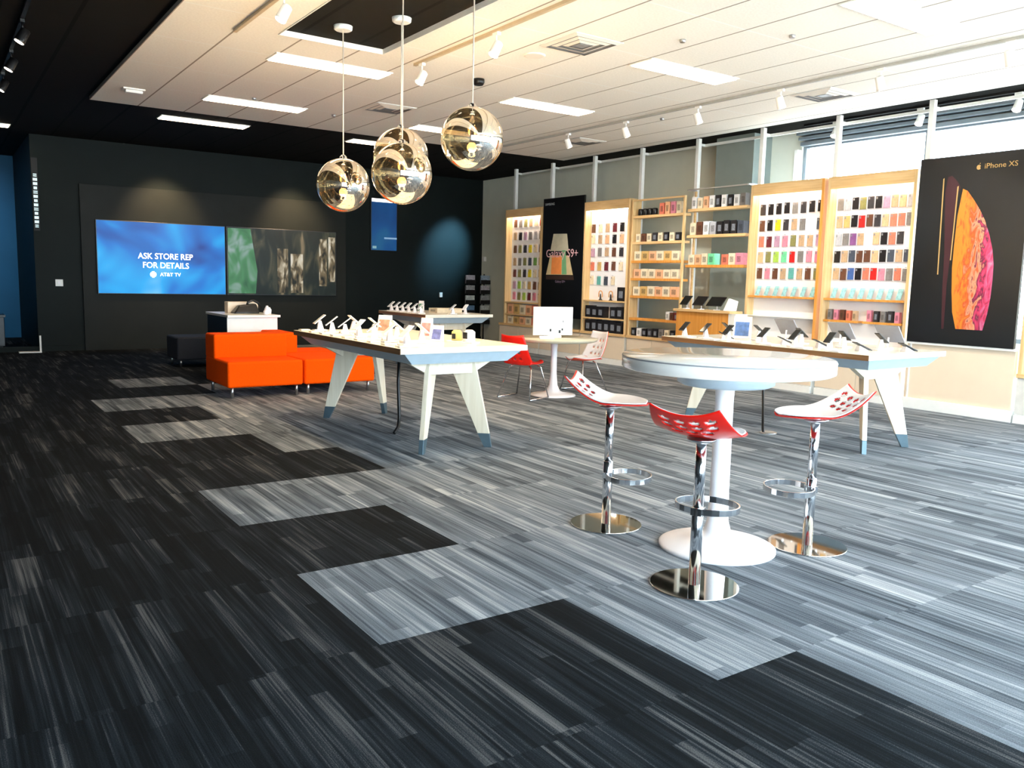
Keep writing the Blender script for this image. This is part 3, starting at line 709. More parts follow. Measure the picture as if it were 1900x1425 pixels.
# bay 7 lower cream packs and bay 5 black boxes
shelf_boxes(.82, 15.60, 14.44, ['peach','gold','cream','peach','coral'], .22, .10, 'upper low shelf of leftmost bay', 'packs in the leftmost bay', w=.85)
shelf_boxes(.60, 15.60, 14.44, ['cream','gold','peach','cream','coral'], .17, .10, 'bottom shelf of leftmost bay', 'packs in the leftmost bay', w=.85)
shelf_boxes(.88, 12.82, 11.72, ['black','black','black',None,'black','black'], .22, .14, 'upper shelf of black boxes', 'black accessory boxes', w=.97)
shelf_boxes(.60, 12.82, 11.72, ['black','black','black','black','black','black'], .23, .14, 'lower shelf of black boxes', 'black accessory boxes', w=.97)
for i, y in enumerate((12.45,12.15)):
    t = empty('small_headphone', (X0+.08,y,1.2215), 0, ('left' if i == 0 else 'right')+' small dark figure-shaped headset on shelf above the black boxes', 'headset', 'small headsets')
    MB().lathe((0,0,0), [(.045,0),(.02,.02),(.012,.12)], 12).build('stand', M_black, t); MB().tube([(0,-.05,.06)]+[(0,-.05*math.cos(a),.13+.05*math.sin(a)) for a in [PI*k/8 for k in range(9)]]+[(0,.05,.06)], .009, 8).build('band', M_woodo, t)
put_box(CN['black'], .20, .12, .26, X0+.08, 11.80, 1.22, 'square black box at the right end of shelf above the black boxes', 'black accessory boxes')

# ---- posters
t = empty('planet_poster', (10.62,5.40,2.06), 0, 'large dark poster with a colourful half planet and phone edges', 'poster')
MB().box(-.02,-.67,-1.17,.03,.67,1.18).build('panel', mat('poster_dark', (10,20,27), .35, var=.2, scale=1.5), t)
def pl(poly, mtl, name, off=.021, par=t, c=(5.40,2.06)):
    return MB().plate([(-off, y-c[0], z-c[1]) for y, z in poly], (.001,0,0)).build(name, mtl, par)
def swirl(name, stops, sc, dist, stretch):
    m, tt, b = nt(name); tc = tt.nodes.new('ShaderNodeTexCoord'); mp = tt.nodes.new('ShaderNodeMapping'); mp.inputs['Scale'].default_value = stretch
    n = tt.nodes.new('ShaderNodeTexNoise'); n.inputs['Scale'].default_value = sc; n.inputs['Detail'].default_value = 6; n.inputs['Distortion'].default_value = dist
    sp = tt.nodes.new('ShaderNodeSeparateXYZ')
    tt.links.new(tc.outputs['Object'], mp.inputs['Vector']); tt.links.new(mp.outputs['Vector'], n.inputs['Vector']); tt.links.new(tc.outputs['Object'], sp.inputs[0])
    v = math_n(tt, 'ADD', math_n(tt, 'MULTIPLY', n.outputs['Fac'], .9), math_n(tt, 'MULTIPLY', math_n(tt, 'ADD', sp.outputs[1], .1), -1.5))
    r = tt.nodes.new('ShaderNodeValToRGB'); cr = r.color_ramp
    cr.elements[0].position = stops[0][0]; cr.elements[0].color = srgb(stops[0][1]); cr.elements[1].position = stops[-1][0]; cr.elements[1].color = srgb(stops[-1][1])
    for p, c in stops[1:-1]: e = cr.elements.new(p); e.color = srgb(c)
    tt.links.new(v, r.inputs['Fac']); tt.links.new(r.outputs['Color'], b.inputs['Base Color']); b.inputs['Roughness'].default_value = .5
    return m
M_pl = swirl('planet_swirl', [(.22,(214,130,40)),(.38,(198,78,34)),(.50,(226,150,116)),(.58,(90,24,60)),(.68,(200,50,90)),(.80,(190,90,130)),(.95,(225,150,170))], 7, 1.6, (1,1.6,.6))
M_pl2 = swirl('planet_swirl_dim', [(.3,(60,24,34)),(.5,(190,76,50)),(.62,(90,40,60)),(.8,(170,130,140))], 6, 1.2, (1,2,.5))
pl([(5.50,2.83),(5.44,2.80),(5.35,2.68),(5.27,2.56),(5.20,2.43),(5.13,2.25),(5.08,2.08),(5.05,1.90),(5.045,1.72),(5.05,1.50),(5.07,1.30),(5.11,1.09),(5.44,1.09),(5.50,1.30),(5.53,1.56),(5.55,1.85),(5.55,2.12),(5.54,2.50)], M_pl, 'planet_image')
pl([(5.70,2.99),(5.65,3.00),(5.58,2.93),(5.53,2.85),(5.57,2.74),(5.59,2.37),(5.585,2.04),(5.60,1.63),(5.59,1.08),(5.62,1.08),(5.65,1.56),(5.665,2.04),(5.69,2.38),(5.72,2.8)], M_pl2, 'second_planet_image')
M_gold = mat('gold_edge_print', (206,170,110), .35, .3)
pl([(5.76,2.97),(5.745,2.98),(5.72,1.77),(5.735,1.77)], M_gold, 'phone_edge_print', .0215)
pl([(5.572,2.86),(5.556,2.87),(5.572,1.95),(5.585,1.95)], M_gold, 'phone_edge_print', .0225)
text('iPhone XS', .088, M_gold, 'lettering', t, (-.023,-.33,1.02), R_RIGHT, ext=.001, sx=1.05)
m = MB(); ap = []
for k in range(20):
    a = 2*PI*k/20; r = .026*(1 - (.35 if math.cos(a-PI) > .9 else 0) + .12*abs(math.sin(a))); ap.append((-.022, r*math.cos(a)-.0, 1.015+r*math.sin(a)))
m.plate(ap, (.001,0,0)); m.plate([(-.022,-.004,1.05),(-.022,-.018,1.058),(-.022,-.012,1.07)], (.001,0,0)); o = m.build('fruit_emblem', M_gold, t); o.location = (-.001,-.07,0)
# support under the poster
t = empty('poster_plinth_wall', (X0,5.40,0), 0, 'cream panel below the planet poster with white ledge and plinth', 'panel')
MB().box(0,-.68,.14,.06,.68,.86).build('panel', M_cream, t, bevel=.003); MB().box(-.04,-.68,.86,.1,.68,.89).build('ledge', M_white, t, bevel=.003)
MB().box(-.03,-.70,0,.3,.70,.14).build('plinth', M_white, t, bevel=.003); MB().box(.0,.62,.14,-.012,.64,.86).build('seam_strip', M_white, t)
t = empty('phone_poster', (10.66,13.60,2.0), 0, 'tall black poster of a pale phone with pink lettering', 'poster')
MB().box(-.02,-.67,-1.18,.02,.67,1.27).build('panel', mat('poster_black', (6,6,8), .35), t)
c2 = (13.60,2.0)
pl([(13.90,2.54),(13.45,2.53),(13.38,2.18),(13.99,2.19)], mat('poster_pale', (206,200,176), .5), 'phone_image', .0215, t, c2)
pl([(13.99,2.10),(13.36,2.09),(13.22,1.70),(14.12,1.70)], mat('poster_pale2', (216,196,150), .5), 'phone_image', .0215, t, c2)
pl([(13.93,2.10),(13.60,2.09),(13.60,1.71),(13.95,1.71)], mat('poster_orange', (245,150,80), .5), 'orange_band', .0225, t, c2)
pl([(13.60,2.20),(13.48,2.20),(13.42,1.71),(13.58,1.71)], mat('poster_green', (120,180,130), .5), 'green_band', .0225, t, c2)
pl([(14.12,1.69),(13.20,1.69),(13.18,1.60),(14.12,1.60)], mat('poster_brown', (60,44,36), .4), 'dark_band', .0225, t, c2)
M_pk = mat('pink_lettering', (232,186,190), .5)
text('Galaxy S9+', .235, M_pk, 'lettering', t, (-.024,0.0,.13), R_RIGHT, ext=.001)
text('SAMSUNG', .07, mat('pale_lettering', (190,196,200), .5), 'lettering', t, (-.0225,.45,1.15), R_RIGHT, ext=.001)
text('Galaxy S9+', .075, mat('faint_lettering', (130,110,130), .5), 'lettering', t, (-.0225,.03,-.44), R_RIGHT, ext=.001)

# ---- demo counter in front of the open shelves
t = empty('demo_counter', (10.4,9.42,0), 0, 'honey wood box counter with white end in front of the pillar shelves', 'counter')
MB().box(-.08,-.55,.0,.19,.58,1.12).build('body', M_woodo, t, bevel=.003); MB().box(-.12,-.60,1.12,.19,.62,1.16).build('top', M_woodh, t, bevel=.003)
MB().box(-.09,-.70,0,.19,-.555,1.12).build('white_end', M_white, t)
M_tabg = mat('tablet_grey', (150,150,158), .3, .4)
def tablet(loc, rz, w, h, tilt, m, label, group='tablets on display', z=0):
    t = empty('tablet_display', loc, rz, label, 'tablet', group)
    rt = Matrix.Rotation(-tilt, 3, 'Y')
    MB().box(-.04,-.03,0,.06,.03,.012).build('stand_base', M_wplast, t)
    MB().tube([(.02,0,.012),(.01,0,.06+h*.25)], .009, 8).build('stand_neck', M_wplast, t)
    a = MB(); a.cbox((0,0,0), (.012,w,h), None); a.v = [tuple(rt @ Vector(v) + Vector((-.005,0,.07+h*.36))) for v in a.v]; b = a.build('tablet', m, t, bevel=.003)
    a = MB(); a.cbox((-.0072,0,0), (.001,w*.92,h*.9), None); a.v = [tuple(rt @ Vector(v) + Vector((-.005,0,.07+h*.36))) for v in a.v]; a.build('screen', M_glassblk, b)
for i, (y, w, lb) in enumerate(((9.88,.17,'small dark tablet at the left end of the honey wood counter'),(9.56,.24,'dark tablet on a stand, second from left on the honey wood counter'),(9.22,.32,'wide dark tablet near the right of the honey wood counter'))):
    tablet((10.42,y,1.16), 0, w, .2, -.75, M_black, lb)
put_box((30,130,200), .10, .03, .16, 10.52, 9.02, 1.16, 'small bright blue card box on the honey wood counter', 'counter items')
o = MB().hexa([(-.06,-.09,0),(.06,-.09,0),(.06,.09,0),(-.06,.09,0)],[(.0,-.13,.16),(.05,-.13,.16),(.05,.04,.2),(.0,.04,.2)]).build('white_speaker', M_wplast, None, (10.42,8.94,1.16), bevel=.01)
tag(o, 'white wedge-shaped speaker at the right end of the honey wood counter', 'speaker')

# ================================================================== PHONE DISPLAY TABLES
def display_table(x0, y0, L, label, rz=0, W=1.32):
    t = empty('display_table', (x0+W/2,y0+L/2,0), rz, label, 'table', 'pale wooden display tables')
    w, l = W/2, L/2; T = .97
    MB().box(-w,-l,T-.05,w,l,T,0).build('tabletop', M_lam, t, bevel=.002)
    m = MB(); 
    for s in (-1,1): MB().box(min(s*w,s*(w+.004)),-l+.004,T-.052,max(s*w,s*(w+.004)),l-.004,T-.003).build('edge_band', M_walnut, t)
    # tapered steel apron
    m = MB(); m.hexa([(-w+.16,-l+.10,T-.15),(w-.16,-l+.10,T-.15),(w-.16,l-.10,T-.15),(-w+.16,l-.10,T-.15)],[(-w+.05,-l+.03,T-.052),(w-.05,-l+.03,T-.052),(w-.05,l-.03,T-.052),(-w+.05,l-.03,T-.052)]); m.build('apron', M_steel, t)
    # end plates: plywood wings below the apron
    for s in (-1,1):
        m = MB(); yy = s*(l-.30)
        m.plate([(-.46,yy-.03,T-.151),(.46,yy-.03,T-.151),(.24,yy-.03,T-.27),(-.24,yy-.03,T-.27)], (0,.06,0)); m.build('end_wing', M_ply, t, bevel=.002)
    # four splayed plywood legs
    for sx in (-1,1):
        for sy in (-1,1):
            top = Vector((sx*.16, sy*(l-.36), T-.151)); foot = Vector((sx*.36, sy*(l-.17), 0))
            d = Vector((sx*1,sy*.95,0)).normalized(); nrm = Vector((-d.y,d.x,0))*.022
            def ring(p, a, b): return [p - d*a - nrm, p + d*b - nrm, p + d*b + nrm, p - d*a + nrm]
            def at_(f): return top.lerp(foot, f)
            k = 1-.13/(T-.151)
            lg = MB(); lg.hexa(ring(at_(k), .062, .048), ring(top, .13, .13)); o = lg.build('leg', M_ply, t, bevel=.003)
            ft = MB(); ft.hexa(ring(foot, .042, .028), ring(at_(k), .064, .050)); ft.build('foot', M_foot, o, bevel=.003)
    return t
tA = display_table(3.22, 6.28, 2.55, 'pale display table in the middle of the floor beside the orange sofa')
tB = display_table(6.92, 4.30, 2.62, 'pale display table with dark phones behind the tall round table')
tC = display_table(6.60, 12.0, 1.75, 'distant pale display table in front of the dark back wall')
def cable(pts, label, r=.011):
    return tag(MB().tube(pts, r, 8).build('power_cable', M_black), label, 'cable')
cable([(3.88,7.6,.81),(3.86,7.58,.5),(3.87,7.57,.14),(3.83,7.52,.05),(3.74,7.42,.016)], 'black power cable dropping to the floor under the middle table', .018)
cable([(7.5,5.9,.81),(7.5,5.9,.45),(7.42,5.82,.2),(7.28,5.70,.05),(7.24,5.66,.02)], 'black power cable under the table with dark phones', .014)
tag(MB().lathe((0,0,0), [(.09,0),(.09,.012),(.07,.018)], 24).build('floor_outlet', M_alu, None, (7.3,5.64,0)), 'round metal floor outlet under the table with dark phones', 'outlet')

# phone display stand, with phone
def phone_stand(body, screen, glass):
    t = empty('phone_stand', (0,0,0))
    MB().box(-.075,-.05,0,.075,.05,.014).build('base', body, t, bevel=.003)
    m = MB(); m.hexa([(-.03,-.02,.014),(.045,-.02,.014),(.045,.02,.014),(-.03,.02,.014)],[(-.012,-.015,.115),(.016,-.015,.115),(.016,.015,.115),(-.012,.015,.115)]); m.build('neck', body, t, bevel=.003)
    rt = Matrix.Rotation(math.radians(52), 3, 'Y')
    def tl(c, d, name, m_, par):
        a = MB().cbox((0,0,0), d); a.v = [tuple(rt @ (Vector(v)+Vector(c)) + Vector((-.004,0,.13))) for v in a.v]; return a.build(name, m_, par, bevel=.002)
    ph = tl((0,0,0), (.010,.078,.165), 'phone', screen, t); tl((-.0055,0,0), (.0012,.07,.15), 'phone_screen', glass, ph)
    return t
M_psc = mat('phone_screen_reflection', (214,222,230), .12, var=.1)  # pale colour imitates bright reflections on the screens
psA = phone_stand(M_wplast, M_wplast, M_psc); psB = phone_stand(M_wplast, M_black, M_glassblk)
def place(proto, used, loc, rz, label, group, sc=1):
    if id(proto) in used: o = copy_tree(proto, loc, rz, label, group)
    else:
        used.add(id(proto)); o = proto; o.location = loc; o.rotation_euler = (0,0,rz); tag(o, label, 'phone stand', group)
    o.scale = (sc,sc,sc)
used = set(); Z = .9715
for i in range(7):
    place(psA, used, (3.45, 8.66-.34*i, Z), random.uniform(-.5,.5), 'white phone on a stand, %s from the far end, left row of middle table' % ORD[i], 'phones on the middle table', .95)
for i in range(4):
    place(psA, used, (3.78, 8.5-.52*i, Z), PI+random.uniform(-.2,.2), 'white phone on a stand, %s from the far end, right row of middle table' % ORD[i], 'phones on the middle table', .95)
used.discard(0)
def card(loc, rz, w, h, rgb, label, group='price cards', name='price_card', tilt=.25):
    t = MB(); t.hexa([(-.03,-w/2,0),(.03,-w/2,0),(.03,w/2,0),(-.03,w/2,0)],[(-.004+.02,-w/2,h),(.004+.02,-w/2,h),(.004+.02,w/2,h),(-.004+.02,w/2,h)])
    t.plate([(-.031+.05*.12,-w*.4,h*.12),(-.031+.05*.85,-w*.4,h*.85),(-.031+.05*.85,w*.4,h*.85),(-.031+.05*.12,w*.4,h*.12)], (-.002,0,0), 1)
    o = t.build(name, [M_wplast, mat('card_print', rgb, .4, var=.35, scale=18)], None, loc); o.rotation_euler = (0,0,rz); return tag(o, label, 'card', group)
card((3.98,8.15,Z), .5, .17, .19, (190,150,130), 'upright photo card with white border at the back of the middle table')
card((3.95,6.95,Z), .5, .12, .15, (120,130,190), 'upright blue card near the front of the middle table')
card((4.05,7.35,Z), .5, .13, .20, (240,150,150), 'upright pink card on the middle table')
for i in range(9):
    put_box((250,240,222), .085, .10, .012, 3.30, 8.72-.29*i, Z, 'small flat cream tag, %s from the far end, edge of middle table' % ORD[i], 'flat tags on the middle table', mark=False, name='price_tag', cat='tag')
for i in range(4):
    put_box((236,230,224), .16, .22, .02, 3.62, 8.3-.5*i, Z, 'flat white mat, %s from the far end of the middle table' % ORD[i], 'mats on the middle table', mark=False, name='display_mat', cat='mat')
t = empty('smart_watch_stand', (4.12,6.75,Z), .3, 'white and yellow watch display at the front right of the middle table', 'watch display')
MB().box(-.06,-.16,0,.06,.16,.012).build('base', M_wplast, t)
MB().lathe((0,.08,.012), [(.05,0),(.05,.08),(.03,.10)], 16).build('cushion', mat('yellow_cream', (226,210,130), .5), t)
MB().lathe((0,-.08,.012), [(.055,0),(.055,.09),(.03,.11)], 16).build('cushion', M_wplast, t)
MB().box(-.06,-.10,.04,-.052,-.05,.10).build('watch', M_black, t); MB().box(-.06,.05,.03,-.052,.09,.08).build('watch', M_black, t)
# table B: dark phones and tablets
YB = [(7.08,6.72),(7.10,6.42),(7.08,6.08),(7.10,5.62),(7.12,5.25),(7.12,4.85)]
for i, (x, y) in enumerate(YB):
    place(psB, used, (x,y,Z), random.uniform(-.1,.15), 'black phone on a white stand, %s from left, front row behind tall round table' % ORD[i], 'dark phones by the shelf wall', .92)
for i, (x, y) in enumerate(((7.55,6.5),(7.5,6.0),(7.5,5.45),(7.55,4.98),(7.62,4.62))):
    place(psB, used, (x,y,Z), PI*.9+random.uniform(-.2,.2), 'black phone facing the shelves, %s from left, back row of dark phones' % ORD[i], 'dark phones by the shelf wall', .92)
for i, (x, y) in enumerate(((7.85,5.9),(7.9,5.25),(7.92,4.72))):
    tablet((x,y,Z), PI, .26, .22, -.7, M_tabg, ['leftmost','middle','rightmost'][i]+' grey tablet back tilted above the dark phones', 'grey tablets by the shelf wall')
card((7.55,6.28,Z), .4, .2, .25, (90,130,190), 'blue upright card standing among the dark phones')
for i in range(6):
    put_box((240,240,244), .16, .14, .012, 7.0, 6.6-.38*i, Z, 'flat white mat, %s from left, near edge of the dark phone table' % ORD[i], 'mats by the dark phones', mark=False, name='display_mat', cat='mat')
# dark phones lying on low wedges
def lying_phone(loc, rz, label):
    t = empty('demo_phone', loc, rz, label, 'phone', 'dark phones by the shelf wall')
    MB().hexa([(-.05,-.04,0),(.05,-.04,0),(.05,.04,0),(-.05,.04,0)],[(-.04,-.03,.012),(.04,-.03,.05),(.04,.03,.05),(-.04,.03,.012)]).build('wedge', M_wplast, t)
    a = MB().cbox((0,0,0),(.18,.09,.010)); rt = Matrix.Rotation(-.42,3,'Y'); a.v = [tuple(rt @ Vector(v)+Vector((0,0,.045))) for v in a.v]; a.build('body', M_black, t, bevel=.003)
for i, (x, y) in enumerate(((7.25,6.25),(7.25,5.45),(7.28,5.05),(7.35,4.65),(7.75,4.42))):
    lying_phone((x,y,Z), PI*.75+i*.1, 'black phone lying on a low wedge, %s from left behind the tall round table' % ORD[i])
# table C
for i in range(8):
    x, y = ((6.75, 13.55-.22*i) if i < 6 else (7.2+.25*(i-6), 12.15))
    place(psA, used, (x,y,Z), random.uniform(-.5,.5), 'tiny white phone stand, %s from left on the distant table' % ORD[i], 'stands on the distant table', .9)
card((7.0,12.9,Z), .5, .1, .2, (80,150,110), 'small green card on the distant table'); 
put_box((220,206,180), .3, .5, .08, 7.38, 12.7, Z, 'low cream riser on the distant table', 'risers')

# ================================================================== SOFA, OTTOMAN, SERVICE COUNTER
def module(x0, y0, x1, y1, zs, label, back=None, fab=M_orange, leg=M_alu, group='orange sofa modules', zb=.14, cat='sofa'):
    cx, cyy = (x0+x1)/2, (y0+y1)/2
    t = empty('sofa_module' if cat == 'sofa' else 'ottoman', (cx,cyy,0), 0, label, cat, group)
    MB().box(x0-cx,y0-cyy,zb,x1-cx,y1-cyy,zs).build('seat', fab, t, bevel=.03, seg=4)
    if back: 
        a = back; MB().box(a[0]-cx,a[1]-cyy,zs-.02,a[2]-cx,a[3]-cyy,a[4]).build('backrest', fab, t, bevel=.03, seg=4)
    for sx in (-1,1):
        for sy in (-1,1):
            px = sx*((x1-x0)/2-.07); py = sy*((y1-y0)/2-.07)
            MB().tube([(px,py,0),(px,py,zb+.03)], .02, 14).build('leg', leg, t)
    return t
module(2.96,10.45,3.935,11.48,.47,'orange sofa module with low backrest facing the viewer', (2.96,11.05,3.935,11.48,.775))
module(3.955,10.45,4.96,11.48,.47,'backless orange seat module beside the leg of the middle table')
module(3.955,11.50,4.9,12.25,.47,'orange sofa module behind, its backrest along the left side', (3.955,11.50,4.25,12.25,.75))
module(3.25,14.35,4.1,15.1,.50,'dark navy cube ottoman left of the orange sofa', None, M_navy, M_alu, 'navy ottomans', .12, 'ottoman')
t = empty('service_counter', (3.875,12.9,0), 0, 'white counter with pale wood top behind the orange sofa', 'counter')
MB().box(-.37,-.53,.05,.37,.53,.93).build('body', M_black, t); MB().box(-.372,-.55,.05,.375,-.53,.93).build('white_front', M_white, t)
MB().box(-.385,-.62,.93,.40,.56,.965).build('top', M_lam, t, bevel=.003); MB().box(-.33,-.48,0,.33,.5,.05).build('plinth', M_black, t)
t = empty('headset_box', (3.92,12.9,.965), 0, 'black bag-like device with a cream box behind it on the white counter', 'device')
MB().box(-.22,.10,0,.25,.28,.17).build('box', M_cream, t, bevel=.01)
MB().hexa([(-.2,-.15,0),(.2,-.15,0),(.2,.08,0),(-.2,.08,0)],[(-.1,-.1,.12),(.16,-.1,.15),(.16,.04,.15),(-.1,.04,.12)]).build('bag', M_black, t, bevel=.02)
MB().tube([(.02,-.05,.10),(.04,-.06,.17),(.12,-.06,.2),(.2,-.05,.16),(.24,-.04,.08)], .018, 8).build('handle', M_black, t)
for i, (x, y, h) in enumerate(((4.16,12.55,.13),(4.24,12.70,.10),(4.10,12.42,.08))):
    o = MB().lathe((0,0,0), [(.03,0),(.035,.01),(.04,h*.6),(.015,h)], 14).build('white_figurine', M_wplast, None, (x,y,.965)); tag(o, ['tallest','middle','shortest'][i]+' of the small white pieces on the white counter', 'ornament', 'small white pieces')

# ================================================================== TALL ROUND TABLE
t = empty('bar_table', (3.81,3.27,0), 0, 'tall white round table with pedestal base between the red stools', 'table')
R = .61
MB().lathe((0,0,0), [(R-.02,1.075),(R,1.085),(R,1.150),(R-.006,1.158),(.0005,1.158)], 96, cap=False).lathe((0,0,0), [(.0005,1.075),(R-.02,1.075)], 96, cap=False).build('tabletop', mat('glossy_white_top', (236,236,232), .12, var=.01, coat=.3), t)
MB().lathe((0,0,0), [(R+.0012,1.142),(R+.002,1.146),(R+.0012,1.150)], 96, cap=False).build('edge_strip', M_grey, t)
MB().lathe((0,0,0), [(.25,.985),(.28,1.0),(.28,1.074),(.0005,1.074)], 48).build('support_disc', M_steel, t)
MB().lathe((0,0,0), [(.09,.985),(.057,.97),(.053,.9),(.056,.35),(.062,.17),(.078,.11),(.11,.075),(.17,.05),(.25,.034),(.33,.022),(.345,.014),(.345,0)], 64).build('pedestal', M_wplast, t)

# ================================================================== BAR STOOLS
def shell_grid(fz, fx, w0, N=56, holes=(), half=1):
    # saucer seat: u along front(+1)..back(-1), v across
    vs = []; fs = []; idx = {}
    for i in range(N+1):
        for j in range(N+1):
            u = -1+2*i/N; v = -1+2*j/N
            p = fx(u, v); idx[(i,j)] = len(vs); vs.append((p[0], p[1], fz(p[0], p[1], u, v)))
    for i in range(N):
        for j in range(N):
            c = [vs[idx[a]] for a in ((i,j),(i+1,j),(i+1,j+1),(i,j+1))]
            mx = sum(q[0] for q in c)/4; my = sum(q[1] for q in c)/4
            if any(((mx-hx)/ra)**2+((my-hy)/rb)**2 < 1 for hx,hy,ra,rb in holes): continue
            fs.append((idx[(i,j)], idx[(i+1,j)], idx[(i+1,j+1)], idx[(i,j+1)]))
    return vs, fs
def stool_outline(u, v):
    # superellipse-like mapping of the square onto the seat plan
    x = .255*u; 
    hw = .225
    if u > 0: hw = .225*math.sqrt(max(.0006,1-u**2.2*.985))
    else: hw = .225*(1-.20*u*u)
    return (x, hw*v)
def stool_z(x, y, u, v):
    b = max(0, (-u+.05)/1.05); z = .012 + .15*b**1.7
    z += .010*max(0, u)**2 + .034*v*v*(1-.7*max(0, u)**2)
    z += .010*b*b*(v*v-.35)
    return z
HOLES = []
for r_, (hx, n_) in enumerate(((-.118,3),(-.160,4),(-.202,4))):
    for q in range(n_):
        HOLES.append((hx, (q-(n_-1)/2)*.080, .0150, .029))
sv, sf = shell_grid(stool_z, stool_outline, 0, 60, HOLES)
sv2, sf2 = shell_grid(lambda x, y, u, v: stool_z(x, y, u*.955, v*.955), lambda u, v: stool_outline(u*.955, v*.955), 0, 60, HOLES)
def seat_mesh(name, dz, m, th):
    me = bpy.data.meshes.new(name); V_, F2 = (sv2, sf2) if dz == 0 else (sv, sf); me.from_pydata([(x,y,z+dz) for x,y,z in V_], [], F2); me.update()
    for p in me.polygons: p.use_smooth = True
    me.materials.append(m); return me
def bar_stool(rz, seat_z, ring_z, loc, label):
    t = empty('bar_stool', loc, rz, label, 'stool', 'red and white bar stools around the tall table')
    for nm, dz, m_ in (('seat_shell', -.011, M_red), ('seat_lining', .0, M_wplast)):
        o = bpy.data.objects.new(nm, seat_mesh(nm, dz, m_, .006)); COL.objects.link(o); o.parent = t; o.location = (-.015,0,seat_z)
        so = o.modifiers.new('solid', 'SOLIDIFY'); so.thickness = .0055; so.offset = 0
    MB().lathe((0,0,0), [(.034,seat_z-.03),(.075,seat_z-.012),(.075,seat_z-.004)], 24).build('seat_mount', M_alu, t)
    MB().lathe((0,0,0), [(.027,seat_z*.52),(.027,seat_z-.02)], 48).build('upper_post', M_chrome, t)
    MB().lathe((0,0,0), [(.031,.009),(.031,seat_z*.53),(.027,seat_z*.535)], 48).build('lower_post', M_chrome, t)
    MB().lathe((0,0,0), [(.228,0),(.232,.004),(.230,.0085),(.2285,.009)], 72).build('base', mat('polished_base', (214,212,206), .035, 1, var=.01), t)
    # D-shaped foot ring made of a flat band
    pts = []
    for k in range(28):
        a = 2*PI*k/28; x = .135+.145*math.cos(a); y = .17*math.sin(a); pts.append((x, y, ring_z))
    m = MB(); N = len(pts); vs = []
    for k, p in enumerate(pts):
        c = Vector((.135,0,ring_z)); d = (Vector(p)-c).normalized()
        for dd, dz in ((-.004,-.017),(.004,-.017),(.004,.017),(-.004,.017)): vs.append(Vector(p)+d*dd+Vector((0,0,dz)))
    m.add(vs, [(4*k+a, 4*k+(a+1)%4, 4*((k+1)%N)+(a+1)%4, 4*((k+1)%N)+a) for k in range(N) for a in range(4)])
    m.box(-.03,-.03,ring_z-.02,.03,.03,ring_z+.02); m.build('foot_ring', M_chrome, t, bevel=.001)
    return t
bar_stool(math.atan2(-.55,.45), .79, .33, (3.54,3.97,0), 'bar stool left of the tall table, white lining showing, back raised at left')
bar_stool(math.atan2(.22,.55), .79, .40, (3.21,2.89,0), 'nearest bar stool, its glossy red back with holes facing the viewer')
bar_stool(math.atan2(.32,-.5), .79, .355, (4.32,3.0,0), 'bar stool right of the tall table, red raised back at right')

# ================================================================== LOW ROUND TABLE AND CHAIRS
t = empty('bistro_table', (6.99,9.04,0), 0, 'low round pale wood table on white trumpet pedestal near the shelves', 'table')
MB().lathe((0,0,0), [(.55,.752),(.585,.765),(.6,.79),(.6,.797),(.0005,.797)], 72).build('tabletop', mat('pale_wood_top', (216,206,180), .2, var=.04), t)
MB().lathe((0,0,0), [(.14,.751),(.05,.73),(.04,.6),(.045,.3),(.06,.14),(.1,.06),(.18,.03),(.31,.015),(.315,0)], 56).build('pedestal', M_wplast, t)
t = empty('white_display_board', (7.0,9.1,.797), math.radians(-12), 'white square board with small dark marks standing on the low round table', 'board')
MB().box(-.3,-.012,.03,.3,.012,.42).build('panel', M_white, t, bevel=.006); MB().box(-.1,-.07,0,.1,.07,.03).build('stand', M_white, t)
for x, z, r in ((-.04,.10,.022),(.10,.08,.026),(.14,.11,.018),(.15,.22,.016)):
    MB().cbox((x,-.0135,z),(r*1.2,.002,r*1.6)).build('dark_mark', M_black if z < .2 else M_grey, t)
MB().box(-.15,-.0135,.34,.22,-.0122,.345).box(-.15,-.0135,.30,.22,-.0122,.303).box(.22,-.0135,.14,.222,-.0122,.345).build('thin_lines', M_grey, t)
card((6.72,8.86,.797), 1.2, .2, .04, (240,240,236), 'low white tent card at the left of the low round table')
def chair_fx(u, v):
    return (.24*u, .22*v*(1-.18*max(0,u)**2))
def chair_z(x, y, u, v): return 0
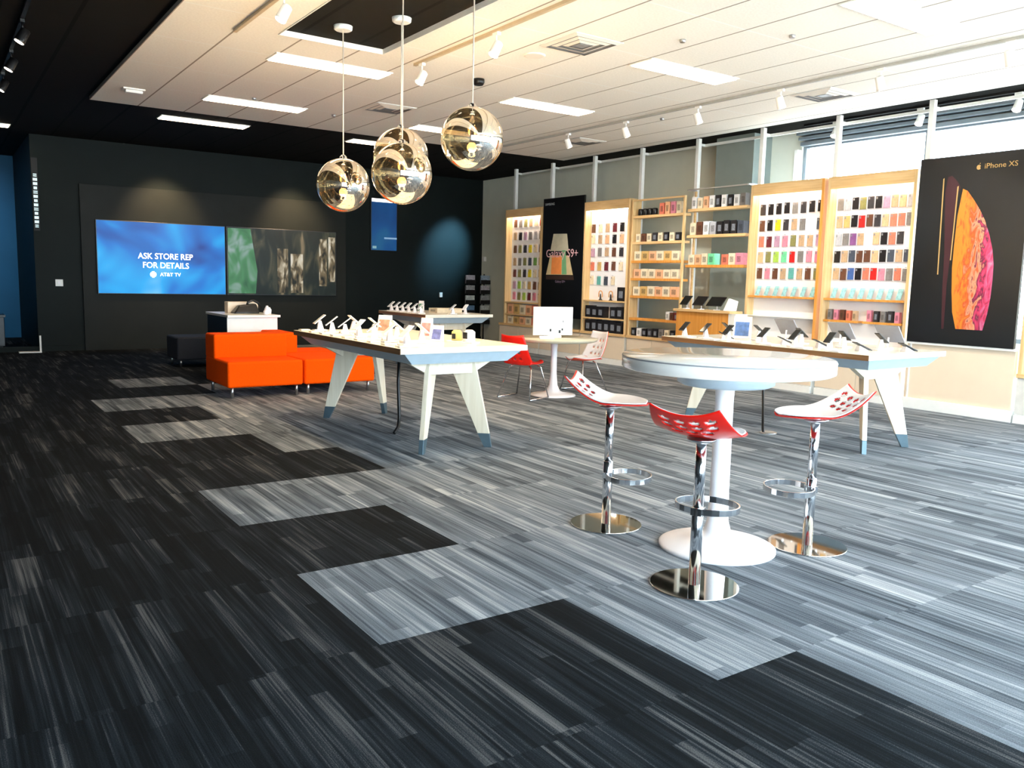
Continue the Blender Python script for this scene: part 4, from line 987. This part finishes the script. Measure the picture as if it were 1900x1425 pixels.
def jam_chair(rz, loc, label, outer, inner):
    t = empty('shell_chair', loc, rz, label, 'chair', 'shell chairs at the low round table')
    N = 26; vs = []; fs = []
    prof = []   # side profile: front lip -> seat -> back
    for k in range(N+1):
        s = k/N
        if s < .5: x = .24-.44*(s/.5)*.95; z = .46-.02*math.sin(s/.5*PI); 
        else:
            q = (s-.5)/.5; x = -.178-.11*q-.07*math.sin(q*PI/2); z = .46+.39*q**1.25
        prof.append((x,z,s))
    M2 = 20; holes = []
    for x,z,s in prof:
        for j in range(M2+1):
            v = -1+2*j/M2; w = .22*(1-.10*abs(s-.5)*2) if s < .5 else .22*(1-.22*((s-.5)/.5)**2)
            if s < .15: w *= math.sqrt(max(.2,1-((.15-s)/.17)**2))
            curl = .035*v*v*(1.0 if s < .5 else .4)
            vs.append((x+ (.05*v*v if s > .5 else 0), w*v, z+curl))
    for i in range(N):
        for j in range(M2):
            s = (i+.5)/N
            if s > .62 and s < .93 and i % 3 == 1 and j % 4 in (1,2) and 2 < j < M2-3: continue
            fs.append((i*(M2+1)+j, (i+1)*(M2+1)+j, (i+1)*(M2+1)+j+1, i*(M2+1)+j+1))
    for nm, dz, m_ in (('seat_shell', 0, outer), ('seat_lining', .012, inner)):
        me = bpy.data.meshes.new(nm); me.from_pydata([(x+ (dz if z > .5 else 0),y,z+(dz if z <= .5 else 0)) for x,y,z in vs], [], fs); me.update(); me.materials.append(m_)
        for p in me.polygons: p.use_smooth = True
        o = bpy.data.objects.new(nm, me); COL.objects.link(o); o.parent = t
        so = o.modifiers.new('solid','SOLIDIFY'); so.thickness = .008; so.offset = 0
    for s in (-1,1):
        MB().tube([(.2,s*.26,.012),(-.25,s*.26,.012)], .011, 10).build('runner', M_chrome, t)
        for x0, x1 in ((.13,.2),(-.1,-.25)): MB().tube([(x0*.8,s*.13,.44),(x0,s*.17,.42),(x1,s*.26,.012)], .010, 10).build('leg', M_chrome, t)
    return t
jam_chair(math.radians(20), (6.47,9.0,0), 'bright red shell chair with chrome legs left of the low table', M_red, M_red)
jam_chair(math.radians(178), (7.66,9.22,0), 'white lined shell chair with orange-red back right of the low table', mat('orange_red_plastic', (240,90,60), .3), M_wplast)
